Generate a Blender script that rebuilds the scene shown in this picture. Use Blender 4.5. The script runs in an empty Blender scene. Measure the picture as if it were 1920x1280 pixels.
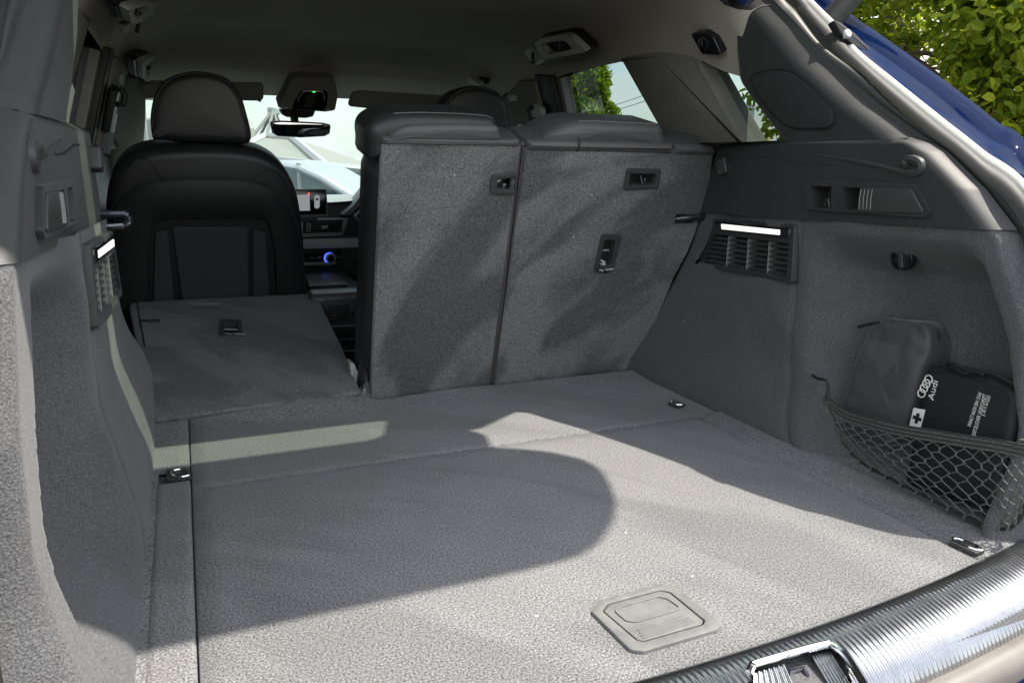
import bpy, bmesh, math, random
from mathutils import Vector, Matrix
V = Vector
random.seed(7)

# ------------------------------------------------------------------ camera, sky, sun, exposure
FPX, CX, CY = 1420.0, 960.0, 640.0                 # focal length and centre of the photograph in its pixels
CAM = V((-0.463, 0.0, 0.52))                       # metres: x right, y towards the bonnet, z above the boot floor
def _axes():
    def d(px, py): return V((px - CX, py - CY, FPX)).normalized()
    yy = d(335, 290); xx = d(4420, 345); xx = (xx - yy * xx.dot(yy)).normalized(); zz = xx.cross(yy)
    return xx, yy, zz
AX, AY, AZ = _axes()
def ray(px, py):
    c = V((px - CX, py - CY, FPX)); return V((AX.dot(c), AY.dot(c), AZ.dot(c)))
scene = bpy.context.scene
col = scene.collection
cd = bpy.data.cameras.new('camera'); cam = bpy.data.objects.new('camera', cd); col.objects.link(cam)
right = V((AX.x, AY.x, AZ.x)); down = V((AX.y, AY.y, AZ.y)); fwd = V((AX.z, AY.z, AZ.z))
cam.matrix_world = Matrix(((right.x, -down.x, -fwd.x, CAM.x), (right.y, -down.y, -fwd.y, CAM.y),
                           (right.z, -down.z, -fwd.z, CAM.z), (0, 0, 0, 1)))
cd.sensor_width = 36.0; cd.lens = FPX / 1920 * 36; cd.clip_start = 0.02; cd.clip_end = 2000
scene.camera = cam

SUN = V((-0.50, 0.16, -1.0))                      # the way the sunlight travels: high, from the right and a little behind
to_sun = -SUN.normalized()
elev = math.asin(to_sun.z); azim = math.atan2(to_sun.x, to_sun.y)
world = bpy.data.worlds.new('World'); scene.world = world; world.use_nodes = True
wn = world.node_tree; wn.nodes.clear()
wo = wn.nodes.new('ShaderNodeOutputWorld'); wb = wn.nodes.new('ShaderNodeBackground')
sky = wn.nodes.new('ShaderNodeTexSky'); sky.sky_type = 'NISHITA'; sky.sun_disc = False
sky.sun_elevation = elev; sky.sun_rotation = azim; sky.air_density = 1.2; sky.dust_density = 1.0
tc = wn.nodes.new('ShaderNodeTexCoord'); mp = wn.nodes.new('ShaderNodeMapping'); mp.inputs['Scale'].default_value = (1, 1, 2.6)
cn = wn.nodes.new('ShaderNodeTexNoise'); cn.inputs['Scale'].default_value = 5.5; cn.inputs['Detail'].default_value = 9; cn.inputs['Roughness'].default_value = .58
cr = wn.nodes.new('ShaderNodeValToRGB'); cr.color_ramp.elements[0].position = .36; cr.color_ramp.elements[1].position = .60
cm = wn.nodes.new('ShaderNodeMixRGB'); cm.inputs['Color2'].default_value = (5.6, 5.35, 4.95, 1)
wn.links.new(tc.outputs['Generated'], mp.inputs['Vector']); wn.links.new(mp.outputs['Vector'], cn.inputs['Vector'])
wn.links.new(cn.outputs['Fac'], cr.inputs['Fac']); wn.links.new(cr.outputs['Color'], cm.inputs['Fac'])
wn.links.new(sky.outputs['Color'], cm.inputs['Color1']); wn.links.new(cm.outputs['Color'], wb.inputs['Color'])
wb.inputs['Strength'].default_value = 0.12
wn.links.new(wb.outputs['Background'], wo.inputs['Surface'])
sl = bpy.data.lights.new('sun', 'SUN'); sl.energy = 2.55; sl.angle = math.radians(.6); sl.color = (1, .935, .83)
so = bpy.data.objects.new('sun', sl); col.objects.link(so); so.rotation_euler = SUN.to_track_quat('-Z', 'Y').to_euler()
so.location = to_sun * 30
vs = scene.view_settings; vs.view_transform = 'Standard'; vs.look = 'None'; vs.gamma = 1; vs.use_curve_mapping = False
vs.exposure = 1.8
scene.render.engine = 'CYCLES'
cy = scene.cycles; cy.max_bounces = 10; cy.diffuse_bounces = 6; cy.glossy_bounces = 4; cy.transmission_bounces = 6; cy.transparent_max_bounces = 16
cy.use_denoising = True; cy.sample_clamp_indirect = 8; cy.caustics_reflective = False; cy.caustics_refractive = False

# ------------------------------------------------------------------ points seen in the photograph, put on real planes
def onp(px, py, o, n):
    r = ray(px, py); return CAM + r * ((V(o) - CAM).dot(n) / r.dot(n))
def ax(px, py, x): return onp(px, py, (x, 0, 0), V((1, 0, 0)))
def ay(px, py, y): return onp(px, py, (0, y, 0), V((0, 1, 0)))
def az(px, py, z=0.0): return onp(px, py, (0, 0, z), V((0, 0, 1)))

# ------------------------------------------------------------------ materials
M = {}
def mat(name, color, rough=.5, metal=0, spec=.5, bump=None, noise=None, sheen=0, coat=0, emit=None, grain=None):
    m = bpy.data.materials.new(name); m.use_nodes = True; nt = m.node_tree; b = nt.nodes['Principled BSDF']
    b.inputs['Base Color'].default_value = (*color, 1); b.inputs['Roughness'].default_value = rough
    b.inputs['Metallic'].default_value = metal; b.inputs['Specular IOR Level'].default_value = spec
    if sheen: b.inputs['Sheen Weight'].default_value = sheen; b.inputs['Sheen Roughness'].default_value = .4
    if coat: b.inputs['Coat Weight'].default_value = coat; b.inputs['Coat Roughness'].default_value = .03
    if emit: b.inputs['Emission Color'].default_value = (*emit[0], 1); b.inputs['Emission Strength'].default_value = emit[1]
    tcn = nt.nodes.new('ShaderNodeTexCoord')
    src = None
    if noise:                                       # list of (scale, amount, detail): uneven dye, dust and wear
        for sc_, am, de in noise:
            n = nt.nodes.new('ShaderNodeTexNoise'); n.inputs['Scale'].default_value = sc_; n.inputs['Detail'].default_value = de
            nt.links.new(tcn.outputs['Object'], n.inputs['Vector'])
            mr = nt.nodes.new('ShaderNodeMapRange'); mr.inputs['From Min'].default_value = .25; mr.inputs['From Max'].default_value = .75
            mr.inputs['To Min'].default_value = 1 - am; mr.inputs['To Max'].default_value = 1 + am
            nt.links.new(n.outputs['Fac'], mr.inputs['Value'])
            if src is None: src = mr.outputs['Result']
            else:
                mu = nt.nodes.new('ShaderNodeMath'); mu.operation = 'MULTIPLY'
                nt.links.new(src, mu.inputs[0]); nt.links.new(mr.outputs['Result'], mu.inputs[1]); src = mu.outputs[0]
        vm = nt.nodes.new('ShaderNodeVectorMath'); vm.operation = 'SCALE'; vm.inputs[0].default_value = color
        nt.links.new(src, vm.inputs['Scale']); nt.links.new(vm.outputs['Vector'], b.inputs['Base Color'])
    if bump:
        sc_, st, dist = bump
        n = nt.nodes.new('ShaderNodeTexNoise'); n.inputs['Scale'].default_value = sc_; n.inputs['Detail'].default_value = 3
        bp = nt.nodes.new('ShaderNodeBump'); bp.inputs['Strength'].default_value = st; bp.inputs['Distance'].default_value = dist
        nt.links.new(tcn.outputs['Object'], n.inputs['Vector']); nt.links.new(n.outputs['Fac'], bp.inputs['Height'])
        nt.links.new(bp.outputs['Normal'], b.inputs['Normal'])
    M[name] = m
    return m
def carpet(name, color, fine=330, centre=(0, 0, 0), plane='xy', samt=.2, freq=11, lint=.026, grain=.6):
    """needle felt: fibre speckle, pale lint, and the nap brushed in long sweeping strokes"""
    m = mat(name, color, .95, spec=.12, sheen=.2, bump=(fine * .8, .6, .003), noise=[(fine, grain, 2), (fine * .5, .10, 2), (9, .06, 3)])
    nt = m.node_tree; b = nt.nodes['Principled BSDF']; N = nt.nodes.new; L = nt.links.new
    tcn = N('ShaderNodeTexCoord'); sub = N('ShaderNodeVectorMath'); sub.operation = 'SUBTRACT'; sub.inputs[1].default_value = centre
    L(tcn.outputs['Object'], sub.inputs[0]); sp = N('ShaderNodeSeparateXYZ'); L(sub.outputs[0], sp.inputs[0])
    ln = N('ShaderNodeVectorMath'); ln.operation = 'LENGTH'; L(sub.outputs[0], ln.inputs[0])
    at = N('ShaderNodeMath'); at.operation = 'ARCTAN2'; L(sp.outputs['Z' if plane == 'xz' else 'Y'], at.inputs[0]); L(sp.outputs['X'], at.inputs[1])
    m1 = N('ShaderNodeMath'); m1.operation = 'MULTIPLY'; m1.inputs[1].default_value = freq; L(ln.outputs['Value'], m1.inputs[0])
    m2 = N('ShaderNodeMath'); m2.operation = 'MULTIPLY'; m2.inputs[1].default_value = 2.2; L(at.outputs[0], m2.inputs[0])
    cb = N('ShaderNodeCombineXYZ'); L(m1.outputs[0], cb.inputs[0]); L(m2.outputs[0], cb.inputs[1])
    n = N('ShaderNodeTexNoise'); n.inputs['Scale'].default_value = 1.0; n.inputs['Detail'].default_value = 3; n.inputs['Distortion'].default_value = .5
    L(cb.outputs[0], n.inputs['Vector'])
    mr = N('ShaderNodeMapRange'); mr.interpolation_type = 'SMOOTHSTEP'; mr.inputs['From Min'].default_value = .42; mr.inputs['From Max'].default_value = .60
    mr.inputs['To Min'].default_value = 1 - samt * .6; mr.inputs['To Max'].default_value = 1 + samt
    vm = N('ShaderNodeVectorMath'); vm.operation = 'SCALE'
    old = b.inputs['Base Color'].links[0].from_socket
    L(n.outputs['Fac'], mr.inputs['Value']); L(old, vm.inputs[0]); L(mr.outputs['Result'], vm.inputs['Scale'])
    vo = N('ShaderNodeTexVoronoi'); vo.inputs['Scale'].default_value = 13; L(tcn.outputs['Object'], vo.inputs['Vector'])
    lt_ = N('ShaderNodeMath'); lt_.operation = 'LESS_THAN'; lt_.inputs[1].default_value = lint; L(vo.outputs['Distance'], lt_.inputs[0])
    mx = N('ShaderNodeMixRGB'); mx.inputs['Color2'].default_value = (.5, .49, .46, 1); L(lt_.outputs[0], mx.inputs['Fac'])
    L(vm.outputs['Vector'], mx.inputs['Color1']); L(mx.outputs[0], b.inputs['Base Color'])
    return m
def glass(name, tint, refl=.06):
    m = bpy.data.materials.new(name); m.use_nodes = True; nt = m.node_tree; nt.nodes.clear()
    o = nt.nodes.new('ShaderNodeOutputMaterial'); t = nt.nodes.new('ShaderNodeBsdfTransparent'); g = nt.nodes.new('ShaderNodeBsdfGlossy')
    t.inputs['Color'].default_value = (*tint, 1); g.inputs['Roughness'].default_value = .02
    mx = nt.nodes.new('ShaderNodeMixShader'); fr = nt.nodes.new('ShaderNodeMath'); fr.operation = 'POWER'; fr.inputs[1].default_value = 4
    lw = nt.nodes.new('ShaderNodeLayerWeight'); lw.inputs['Blend'].default_value = .5; nt.links.new(lw.outputs['Facing'], fr.inputs[0])
    sc_ = nt.nodes.new('ShaderNodeMath'); sc_.operation = 'MULTIPLY_ADD'; sc_.inputs[1].default_value = .5; sc_.inputs[2].default_value = refl; nt.links.new(fr.outputs[0], sc_.inputs[0])
    nt.links.new(sc_.outputs[0], mx.inputs[0]); nt.links.new(t.outputs[0], mx.inputs[1]); nt.links.new(g.outputs[0], mx.inputs[2])
    nt.links.new(mx.outputs[0], o.inputs[0]); M[name] = m
    return m

carpet('carpet', (.156, .155, .156), fine=400, centre=(-.9, .2, 0), samt=.13, freq=9, grain=.8)
carpet('seat_carpet', (.128, .126, .125), fine=380, centre=(.75, 1.5, -.25), plane='xz', samt=.38, freq=8)
carpet('fold_carpet', (.120, .121, .120), fine=380, centre=(-.9, 1.4, 0), samt=.28, freq=9)
carpet('shaded_carpet', (.096, .096, .100), fine=560, centre=(0, .3, 1.2), samt=.12, freq=6, grain=.5)  # same felt as the floor, the right wall's shade put into its colour
mat('plastic', (.030, .030, .030), .48, spec=.5, sheen=.10, bump=(900, .3, .0007), noise=[(14, .15, 4), (220, .06, 2)])
mat('plastic_smooth', (.045, .044, .043), .42, spec=.4, noise=[(30, .12, 3)])
mat('plastic_grey', (.22, .22, .21), .5, spec=.35, noise=[(40, .08, 3)])
mat('plastic_black', (.018, .018, .018), .45, spec=.3)
mat('gloss_black', (.010, .010, .012), .08, spec=.6)
mat('handle_plastic', (.42, .43, .40), .5, spec=.3, noise=[(60, .12, 4), (400, .06, 2)])
mat('grip_plastic', (.150, .150, .145), .55, spec=.3, noise=[(60, .16, 4), (14, .12, 4), (400, .06, 2)])
mat('leather', (.024, .024, .0235), .40, spec=.45, bump=(420, .18, .001), noise=[(12, .1, 3)])
mat('leather_grey', (.080, .078, .079), .42, spec=.4, bump=(420, .18, .001), noise=[(12, .1, 3)])
mat('leather_brown', (.062, .055, .053), .5, spec=.35, bump=(420, .2, .001))
mat('shell', (.014, .014, .0145), .42, spec=.3)
mat('pad', (.045, .045, .046), .7, spec=.25, noise=[(300, .1, 2)])
mat('stitch', (.45, .44, .42), .7)
mat('headliner', (.40, .385, .32), .95, spec=.1, sheen=.1, noise=[(500, .08, 2), (6, .06, 3)])
mat('headliner_grey', (.20, .195, .165), .95, spec=.1, noise=[(480, .16, 2), (25, .08, 3)])
mat('pillar_trim', (.18, .178, .162), .8, spec=.2, noise=[(300, .08, 2)])
mat('rubber', (.020, .020, .019), .55, spec=.35, noise=[(60, .15, 3)])
mat('flange', (.55, .55, .50), .4, spec=.5, noise=[(30, .1, 3)])
mat('blue_paint', (.0025, .010, .045), .5, spec=0, coat=.22, bump=(350, .03, .002))
mat('chrome', (.75, .75, .74), .12, metal=1)
mat('dark_chrome', (.14, .14, .15), .18, metal=1)
mat('steel', (.36, .37, .39), .24, metal=1, noise=[(40, .18, 5), (400, .08, 3)], bump=(160, .06, .001))
mat('dark_metal', (.02, .02, .028), .2, spec=.6, coat=.4)
mat('silver', (.42, .43, .41), .35, metal=.4)
mat('white_print', (.72, .73, .68), .6)
mat('nylon', (.014, .014, .015), .55, spec=.35, bump=(600, .35, .002), noise=[(20, .15, 3)])
mat('nylon_grey', (.055, .053, .057), .5, spec=.35, sheen=.3, bump=(500, .3, .002), noise=[(14, .16, 3), (330, .12, 2)])
mat('cord', (.085, .085, .078), .7, noise=[(700, .75, 1)])
mat('cord_dark', (.03, .03, .03), .7)
mat('lamp', (.9, .9, .88), .4, emit=((1, .96, .92), .30))
mat('screen', (.004, .004, .005), .12, spec=.5)
mat('screen_lit', (.12, .12, .12), .3, emit=((.6, .62, .65), .12))
mat('red_led', (.4, .01, .01), .3, emit=((1, .05, .03), .8))
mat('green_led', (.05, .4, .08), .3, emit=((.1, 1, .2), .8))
mat('blue_led', (.02, .05, .5), .3, emit=((.05, .1, 1), .7))
mat('mirror', (.8, .82, .8), .02, metal=1)
mat('asphalt', (.055, .055, .053), .9, noise=[(3, .2, 4), (90, .2, 2)])
mat('bark', (.16, .12, .08), .9, noise=[(18, .35, 4)], bump=(30, .8, .02))
mat('canopy', (.40, .385, .32), .7, noise=[(2, .05, 3)])
mat('canopy_trim', (.60, .59, .56), .6)
mat('orange_panel', (.62, .33, .12), .6)
mat('building', (.50, .48, .40), .8, noise=[(2, .08, 4)])
mat('building_grey', (.30, .29, .26), .8, noise=[(3, .12, 4)])
mat('brick', (.30, .20, .14), .85, noise=[(6, .2, 4)])
mat('roof_tile', (.45, .16, .08), .8)
mat('white_paint', (.52, .53, .53), .3, coat=.5)
mat('yellow', (.62, .50, .06), .6)
mat('window_dark', (.10, .16, .16), .1, spec=.6)
mat('red_print', (.5, .02, .02), .5)
mat('nylon_patch', (.068, .066, .072), .6, spec=.3, sheen=.3, bump=(500, .3, .001), noise=[(330, .15, 2)])
mat('zip', (.03, .03, .03), .4, spec=.4, noise=[(500, .6, 1)])
mat('stitch_dark', (.006, .006, .006), .8)
mat('seal_tan', (.17, .155, .14), .5, spec=.4, noise=[(30, .12, 3)])
mat('speaker_mesh', (.030, .030, .030), .6, spec=.3, noise=[(900, .5, 1)], bump=(900, .5, .001))
glass('glass_rear', (.80, .87, .79), .02)
glass('glass_tint', (.30, .37, .36))
glass('glass_side', (.25, .32, .33))
glass('glass_dark', (.10, .11, .11))
glass('glass_front', (.40, .48, .50), .03)
def leafmat(name, a, b_):
    m = bpy.data.materials.new(name); m.use_nodes = True; nt = m.node_tree; b = nt.nodes['Principled BSDF']
    g = nt.nodes.new('ShaderNodeNewGeometry'); r = nt.nodes.new('ShaderNodeValToRGB')
    r.color_ramp.elements[0].color = (*a, 1); r.color_ramp.elements[1].color = (*b_, 1)
    nt.links.new(g.outputs['Random Per Island'], r.inputs['Fac']); nt.links.new(r.outputs['Color'], b.inputs['Base Color'])
    b.inputs['Roughness'].default_value = .5; b.inputs['Specular IOR Level'].default_value = .3
    t = nt.nodes.new('ShaderNodeBsdfTranslucent'); mx = nt.nodes.new('ShaderNodeMixShader'); mx.inputs[0].default_value = .5
    o = nt.nodes['Material Output']; nt.links.new(r.outputs['Color'], t.inputs['Color'])
    nt.links.new(b.outputs[0], mx.inputs[1]); nt.links.new(t.outputs[0], mx.inputs[2]); nt.links.new(mx.outputs[0], o.inputs[0])
    M[name] = m
leafmat('leaf', (.14, .23, .014), (.36, .40, .03))
leafmat('leaf_gold', (.15, .26, .012), (.36, .45, .025))

# ------------------------------------------------------------------ mesh builders
def finish(o, parent, smooth=True):
    col.objects.link(o)
    if parent is not None:
        o.parent = parent; o.matrix_parent_inverse = Matrix.Translation(-parent.location)
    if smooth:
        for p in o.data.polygons: p.use_smooth = True
    return o
def mk(name, vs_, fs, m, parent=None, smooth=True, sharp=None, fix=True):
    me = bpy.data.meshes.new(name); me.from_pydata([tuple(v) for v in vs_], [], fs); me.materials.append(M[m])
    if fix:
        bm = bmesh.new(); bm.from_mesh(me); bmesh.ops.recalc_face_normals(bm, faces=bm.faces); bm.to_mesh(me); bm.free()
    me.validate()
    o = bpy.data.objects.new(name, me); finish(o, parent, smooth)
    if smooth and sharp is None: sharp = 35
    if smooth and sharp: me.set_sharp_from_angle(angle=math.radians(sharp))
    return o
def tag(o, label, cat, group=None, kind=None):
    if label: o['label'] = label
    if cat: o['category'] = cat
    if group: o['group'] = group
    if kind: o['kind'] = kind
    return o
def thing(name, loc, label, cat, group=None, kind=None):
    o = bpy.data.objects.new(name, None); o.location = loc; o.empty_display_size = .05; col.objects.link(o)
    return tag(o, label, cat, group, kind)
class Fr:
    """a local frame: u across, v up, n out of the face"""
    def __init__(s, o, u, v):
        s.o = V(o); s.u = V(u).normalized(); s.n = s.u.cross(V(v)).normalized(); s.v = s.n.cross(s.u)
    def p(s, a, b, c=0): return s.o + s.u * a + s.v * b + s.n * c
    def q(s, P): d = P - s.o; return (d.dot(s.u), d.dot(s.v))
    def px(s, pts, off=0): return [s.q(onp(x, y, s.o + s.n * off, s.n)) for x, y in pts]
def rpoly(pts, r, n=4):
    """polygon with every corner rounded; r one radius or one per corner"""
    out = []; k = len(pts)
    for i in range(k):
        p0, p1, p2 = V(pts[i - 1]), V(pts[i]), V(pts[(i + 1) % k]); rr = r[i] if isinstance(r, (list, tuple)) else r
        a = (p0 - p1); b = (p2 - p1); la, lb = a.length, b.length; a /= la; b /= lb
        cosv = max(-.9999, min(.9999, a.dot(b))); half = math.acos(cosv) / 2
        t = min(rr / math.tan(half), la * .48, lb * .48); 
        s, e = p1 + a * t, p1 + b * t
        for j in range(n + 1):
            f = j / n; out.append(((1 - f) ** 2 * s + 2 * f * (1 - f) * p1 + f * f * e)[:])
    return out
def smooth_loop(pts, n=4):
    """closed Catmull-Rom through the points"""
    out = []; k = len(pts)
    for i in range(k):
        p = [V(pts[(i + j) % k]) for j in (-1, 0, 1, 2)]
        for j in range(n):
            t = j / n
            out.append((.5 * ((2 * p[1]) + (p[2] - p[0]) * t + (2 * p[0] - 5 * p[1] + 4 * p[2] - p[3]) * t * t + (3 * p[1] - p[0] - 3 * p[2] + p[3]) * t ** 3))[:])
    return out
def spline(pts, n=6):
    pts = [V(p) for p in pts]; P = [pts[0] * 2 - pts[1]] + pts + [pts[-1] * 2 - pts[-2]]; out = []
    for i in range(1, len(P) - 2):
        p = P[i - 1:i + 3]
        for j in range(n):
            t = j / n
            out.append(.5 * ((2 * p[1]) + (p[2] - p[0]) * t + (2 * p[0] - 5 * p[1] + 4 * p[2] - p[3]) * t * t + (3 * p[1] - p[0] - 3 * p[2] + p[3]) * t ** 3))
    out.append(pts[-1]); return out
def inset(loop, d):
    k = len(loop); area = sum(loop[i - 1][0] * loop[i][1] - loop[i][0] * loop[i - 1][1] for i in range(k)); sg = 1 if area > 0 else -1
    out = []
    for i in range(k):
        a, b, c = V(loop[i - 1]), V(loop[i]), V(loop[(i + 1) % k])
        e1 = (b - a); e2 = (c - b)
        if e1.length < 1e-9: e1 = e2
        if e2.length < 1e-9: e2 = e1
        e1 = e1.normalized(); e2 = e2.normalized(); n = V((-(e1 + e2).y, (e1 + e2).x))
        if n.length < 1e-6: n = V((-e1.y, e1.x))
        n = n.normalized() * sg; cs = max(.5, n.dot(V((-e1.y, e1.x)) * sg))
        out.append((b + n * (d / cs))[:])
    return out
def puff(name, loop, fr, c0, c1, r, m, parent=None, seg=4, dome=0, mirror=False, both=True):
    """a plate between depths c0 (back) and c1 (front) with its edges rounded by r; dome swells the front"""
    rings = []
    if both:
        for j in range(seg + 1):
            a = j / seg * math.pi / 2; rings.append((r * (1 - math.sin(a)), c0 + r * (1 - math.cos(a))))
    else: rings.append((0, c0))
    for j in range(seg + 1):
        a = j / seg * math.pi / 2; rings.append((r * (1 - math.cos(a)), c1 - r + r * math.sin(a)))
    if dome:
        xs = [p[0] for p in loop]; ys = [p[1] for p in loop]; mn = min(max(xs) - min(xs), max(ys) - min(ys)) / 2
        for f in (.2, .45, .75, .97): rings.append((-f, c1 + dome * math.sin(f * math.pi / 2)))
        cen = (sum(xs) / len(xs), sum(ys) / len(ys)); base_in = inset(loop, r)
    k = len(loop); vs_ = []; fs = []
    for ins, c in rings:
        for a, b in ([(lerp(a, cen[0], -ins), lerp(b, cen[1], -ins)) for a, b in base_in] if ins < 0 else inset(loop, ins) if ins > 1e-7 else loop): vs_.append(fr.p(a, b, c))
    for i in range(len(rings) - 1):
        for j in range(k):
            a, b = i * k + j, i * k + (j + 1) % k; fs.append((a, b, b + k, a + k))
    fs.append(tuple(range(k - 1, -1, -1))); fs.append(tuple(range((len(rings) - 1) * k, len(rings) * k)))
    if mirror: vs_ = [V((-v.x, v.y, v.z)) for v in vs_]
    return mk(name, vs_, fs, m, parent, sharp=40)
def ringplate(name, outer, inner, fr, c0, c1, m, parent=None, r=.002, mirror=False, deep=None):
    """a frame: outer and inner loops of the same count; inner wall goes down to depth deep"""
    k = len(outer); vs_ = []; fs = []; deep = c0 if deep is None else deep
    seq = [(outer, c0), (outer, c1 - r), (inset(outer, r * .3), c1 - r * .3), (inset(outer, r), c1), (inset(inner, -r), c1), (inset(inner, -r * .3), c1 - r * .3), (inner, c1 - r), (inner, deep)]
    for lp, c in seq:
        for a, b in lp: vs_.append(fr.p(a, b, c))
    for i in range(len(seq) - 1):
        for j in range(k):
            a, b = i * k + j, i * k + (j + 1) % k; fs.append((a, b, b + k, a + k))
    if mirror: vs_ = [V((-v.x, v.y, v.z)) for v in vs_]
    return mk(name, vs_, fs, m, parent, sharp=40)
def tube(name, pts, r, m, parent=None, n=8, closed=False, mirror=False):
    vs_, fs = tube_data(pts, r, n, closed)
    if mirror: vs_ = [V((-v.x, v.y, v.z)) for v in vs_]
    return mk(name, vs_, fs, m, parent)
def tube_data(pts, r, n=8, closed=False, base=0):
    pts = [V(p) for p in pts]; k = len(pts); vs_ = []; fs = []; up = None
    for i, p in enumerate(pts):
        t = (pts[(i + 1) % k] - pts[i - 1]) if closed or 0 < i < k - 1 else (pts[1] - pts[0] if i == 0 else pts[-1] - pts[-2])
        t = t.normalized()
        if up is None: up = V((0, 0, 1)) if abs(t.z) < .9 else V((1, 0, 0))
        s = t.cross(up).normalized(); up = s.cross(t).normalized(); rr = r[i] if isinstance(r, (list, tuple)) else r
        for j in range(n):
            a = 2 * math.pi * j / n; vs_.append(p + (s * math.cos(a) + up * math.sin(a)) * rr)
    for i in range(k if closed else k - 1):
        for j in range(n):
            a, b = i * n + j, i * n + (j + 1) % n; c = ((i + 1) % k) * n
            fs.append((base + a, base + b, base + c + (j + 1) % n, base + c + j))
    if not closed: fs.append(tuple(base + j for j in range(n - 1, -1, -1))); fs.append(tuple(base + (k - 1) * n + j for j in range(n)))
    return vs_, fs
def grid(name, fn, nu, nv, m, parent=None, thick=0, sharp=50, mirror=False, skip=None):
    vs_ = [fn(i / nu, j / nv) for i in range(nu + 1) for j in range(nv + 1)]; w = nv + 1
    fs = [(i * w + j, (i + 1) * w + j, (i + 1) * w + j + 1, i * w + j + 1) for i in range(nu) for j in range(nv)]
    if skip: fs = [f for f in fs if not skip(sum((vs_[i] for i in f), V((0, 0, 0))) / 4)]
    if thick:
        nn = len(vs_)
        def nrm(i, j):
            a = vs_[min(i + 1, nu) * w + j] - vs_[max(i - 1, 0) * w + j]; b = vs_[i * w + min(j + 1, nv)] - vs_[i * w + max(j - 1, 0)]
            return a.cross(b).normalized()
        vs_ = vs_ + [vs_[i * w + j] + nrm(i, j) * thick for i in range(nu + 1) for j in range(nv + 1)]
        fs = fs + [tuple(nn + x for x in reversed(f)) for f in fs]
        rim = [i * w for i in range(nu + 1)] + [nu * w + j for j in range(1, nv + 1)] + [i * w + nv for i in range(nu - 1, -1, -1)] + [j for j in range(nv - 1, 0, -1)]
        fs += [(rim[i], rim[(i + 1) % len(rim)], nn + rim[(i + 1) % len(rim)], nn + rim[i]) for i in range(len(rim))]
    if mirror: vs_ = [V((-v.x, v.y, v.z)) for v in vs_]
    return mk(name, vs_, fs, m, parent, sharp=sharp)
def strip(name, curves, m, parent=None, mirror=False, thick=0, n=6, sharp=60):
    """surface lofted across a row of 3-D curves"""
    cs = [spline(c, n) for c in curves]; k = min(len(c) for c in cs)
    cs = [[c[int(round(i * (len(c) - 1) / (k - 1)))] for i in range(k)] for c in cs]
    return grid(name, lambda u, v: cs[int(round(v * (len(cs) - 1)))][int(round(u * (k - 1)))], k - 1, len(cs) - 1, m, parent, thick, sharp, mirror)
def box(name, lo, hi, m, parent=None, bev=.003, mirror=False):
    fr = Fr((0, 0, 0), (1, 0, 0), (0, 1, 0))
    return puff(name, [(lo[0], lo[1]), (hi[0], lo[1]), (hi[0], hi[1]), (lo[0], hi[1])], fr, lo[2], hi[2], bev, m, parent, seg=2, mirror=mirror)
def text(name, s, fr, a, b, size, m, parent, c=.0008, ang=0, align='LEFT', shear=0, sx=1, ext=.0002):
    cu = bpy.data.curves.new(name, 'FONT'); cu.body = s; cu.size = size; cu.align_x = align; cu.extrude = ext; cu.shear = shear; cu.resolution_u = 2
    t = bpy.data.objects.new(name, cu); me = bpy.data.meshes.new_from_object(t); bpy.data.objects.remove(t)
    ca, sa = math.cos(ang), math.sin(ang)
    for v in me.vertices:
        x, y = v.co.x * sx, v.co.y; v.co = fr.p(a + x * ca - y * sa, b + x * sa + y * ca, c + v.co.z)
    me.materials.append(M[m]); o = bpy.data.objects.new(name, me)
    return finish(o, parent, False)
def inpoly(p, lp):
    c = False
    for i in range(len(lp)):
        (x1, y1), (x2, y2) = lp[i - 1], lp[i]
        if (y1 > p[1]) != (y2 > p[1]) and p[0] < (x2 - x1) * (p[1] - y1) / (y2 - y1) + x1: c = not c
    return c
def sm(t): t = max(0, min(1, t)); return t * t * (3 - 2 * t)
def lerp(a, b, t): return a + (b - a) * t
def pw(z, tab):
    if z <= tab[0][0]: return tab[0][1]
    for (a, x), (b, y) in zip(tab, tab[1:]):
        if z <= b: return x + (y - x) * (z - a) / (b - a)
    return tab[-1][1]

# ================================================================== THE SETTING: boot floor, side walls, roof lining, pillars
def struct(name, loc=(0, 0, 0), label=None): return tag(bpy.data.objects.new(name, None), label, None, kind='structure')
def add_struct(name, loc=(0, 0, 0), label=None):
    o = struct(name, loc, label); o.location = loc; col.objects.link(o); return o

# ---- floor
floor = add_struct('boot_floor', (0, 1.0, 0), 'grey felt carpet floor of the boot with sunlight falling across it')
def sill_y(x): return .565 + .145 * x * x if abs(x) < .75 else .646
def floor_patch(name, x0, x1, y0f, y1f, m, nu=20, nv=14, zf=None, parent=None):
    """a piece of floor carpet with turned-down edges"""
    e = .0022
    def fn(u, v):
        x = lerp(x0, x1, u); y = lerp(y0f(x), y1f(x), v); z = zf(x, y) if zf else 0
        d = min(u * (x1 - x0), (1 - u) * (x1 - x0), v * (y1f(x) - y0f(x)), (1 - v) * (y1f(x) - y0f(x)))
        if d < 1e-6: z -= .005
        return V((x, y, z))
    us = [0, .0025] ; 
    def warp(t, L): 
        k = e / L
        return t
    nu2, nv2 = nu + 2, nv + 2
    def U(i, n, L):
        if i == 0: return 0
        if i == 1: return e / L
        if i == n: return 1
        if i == n - 1: return 1 - e / L
        return lerp(e / L, 1 - e / L, (i - 1) / (n - 2))
    LX = x1 - x0; LY = y1f(0) - y0f(0)
    return grid(name, lambda u, v: fn(U(int(round(u * nu2)), nu2, LX), U(int(round(v * nv2)), nv2, LY)), nu2, nv2, m, parent or floor, sharp=80)
SX0, SX1, SEAM_Y = -.487, .492, 1.232
floor_patch('floor_board', SX0 + .0006, SX1 - .0006, sill_y, lambda x: SEAM_Y - .001, 'carpet', 30, 20)
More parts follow.
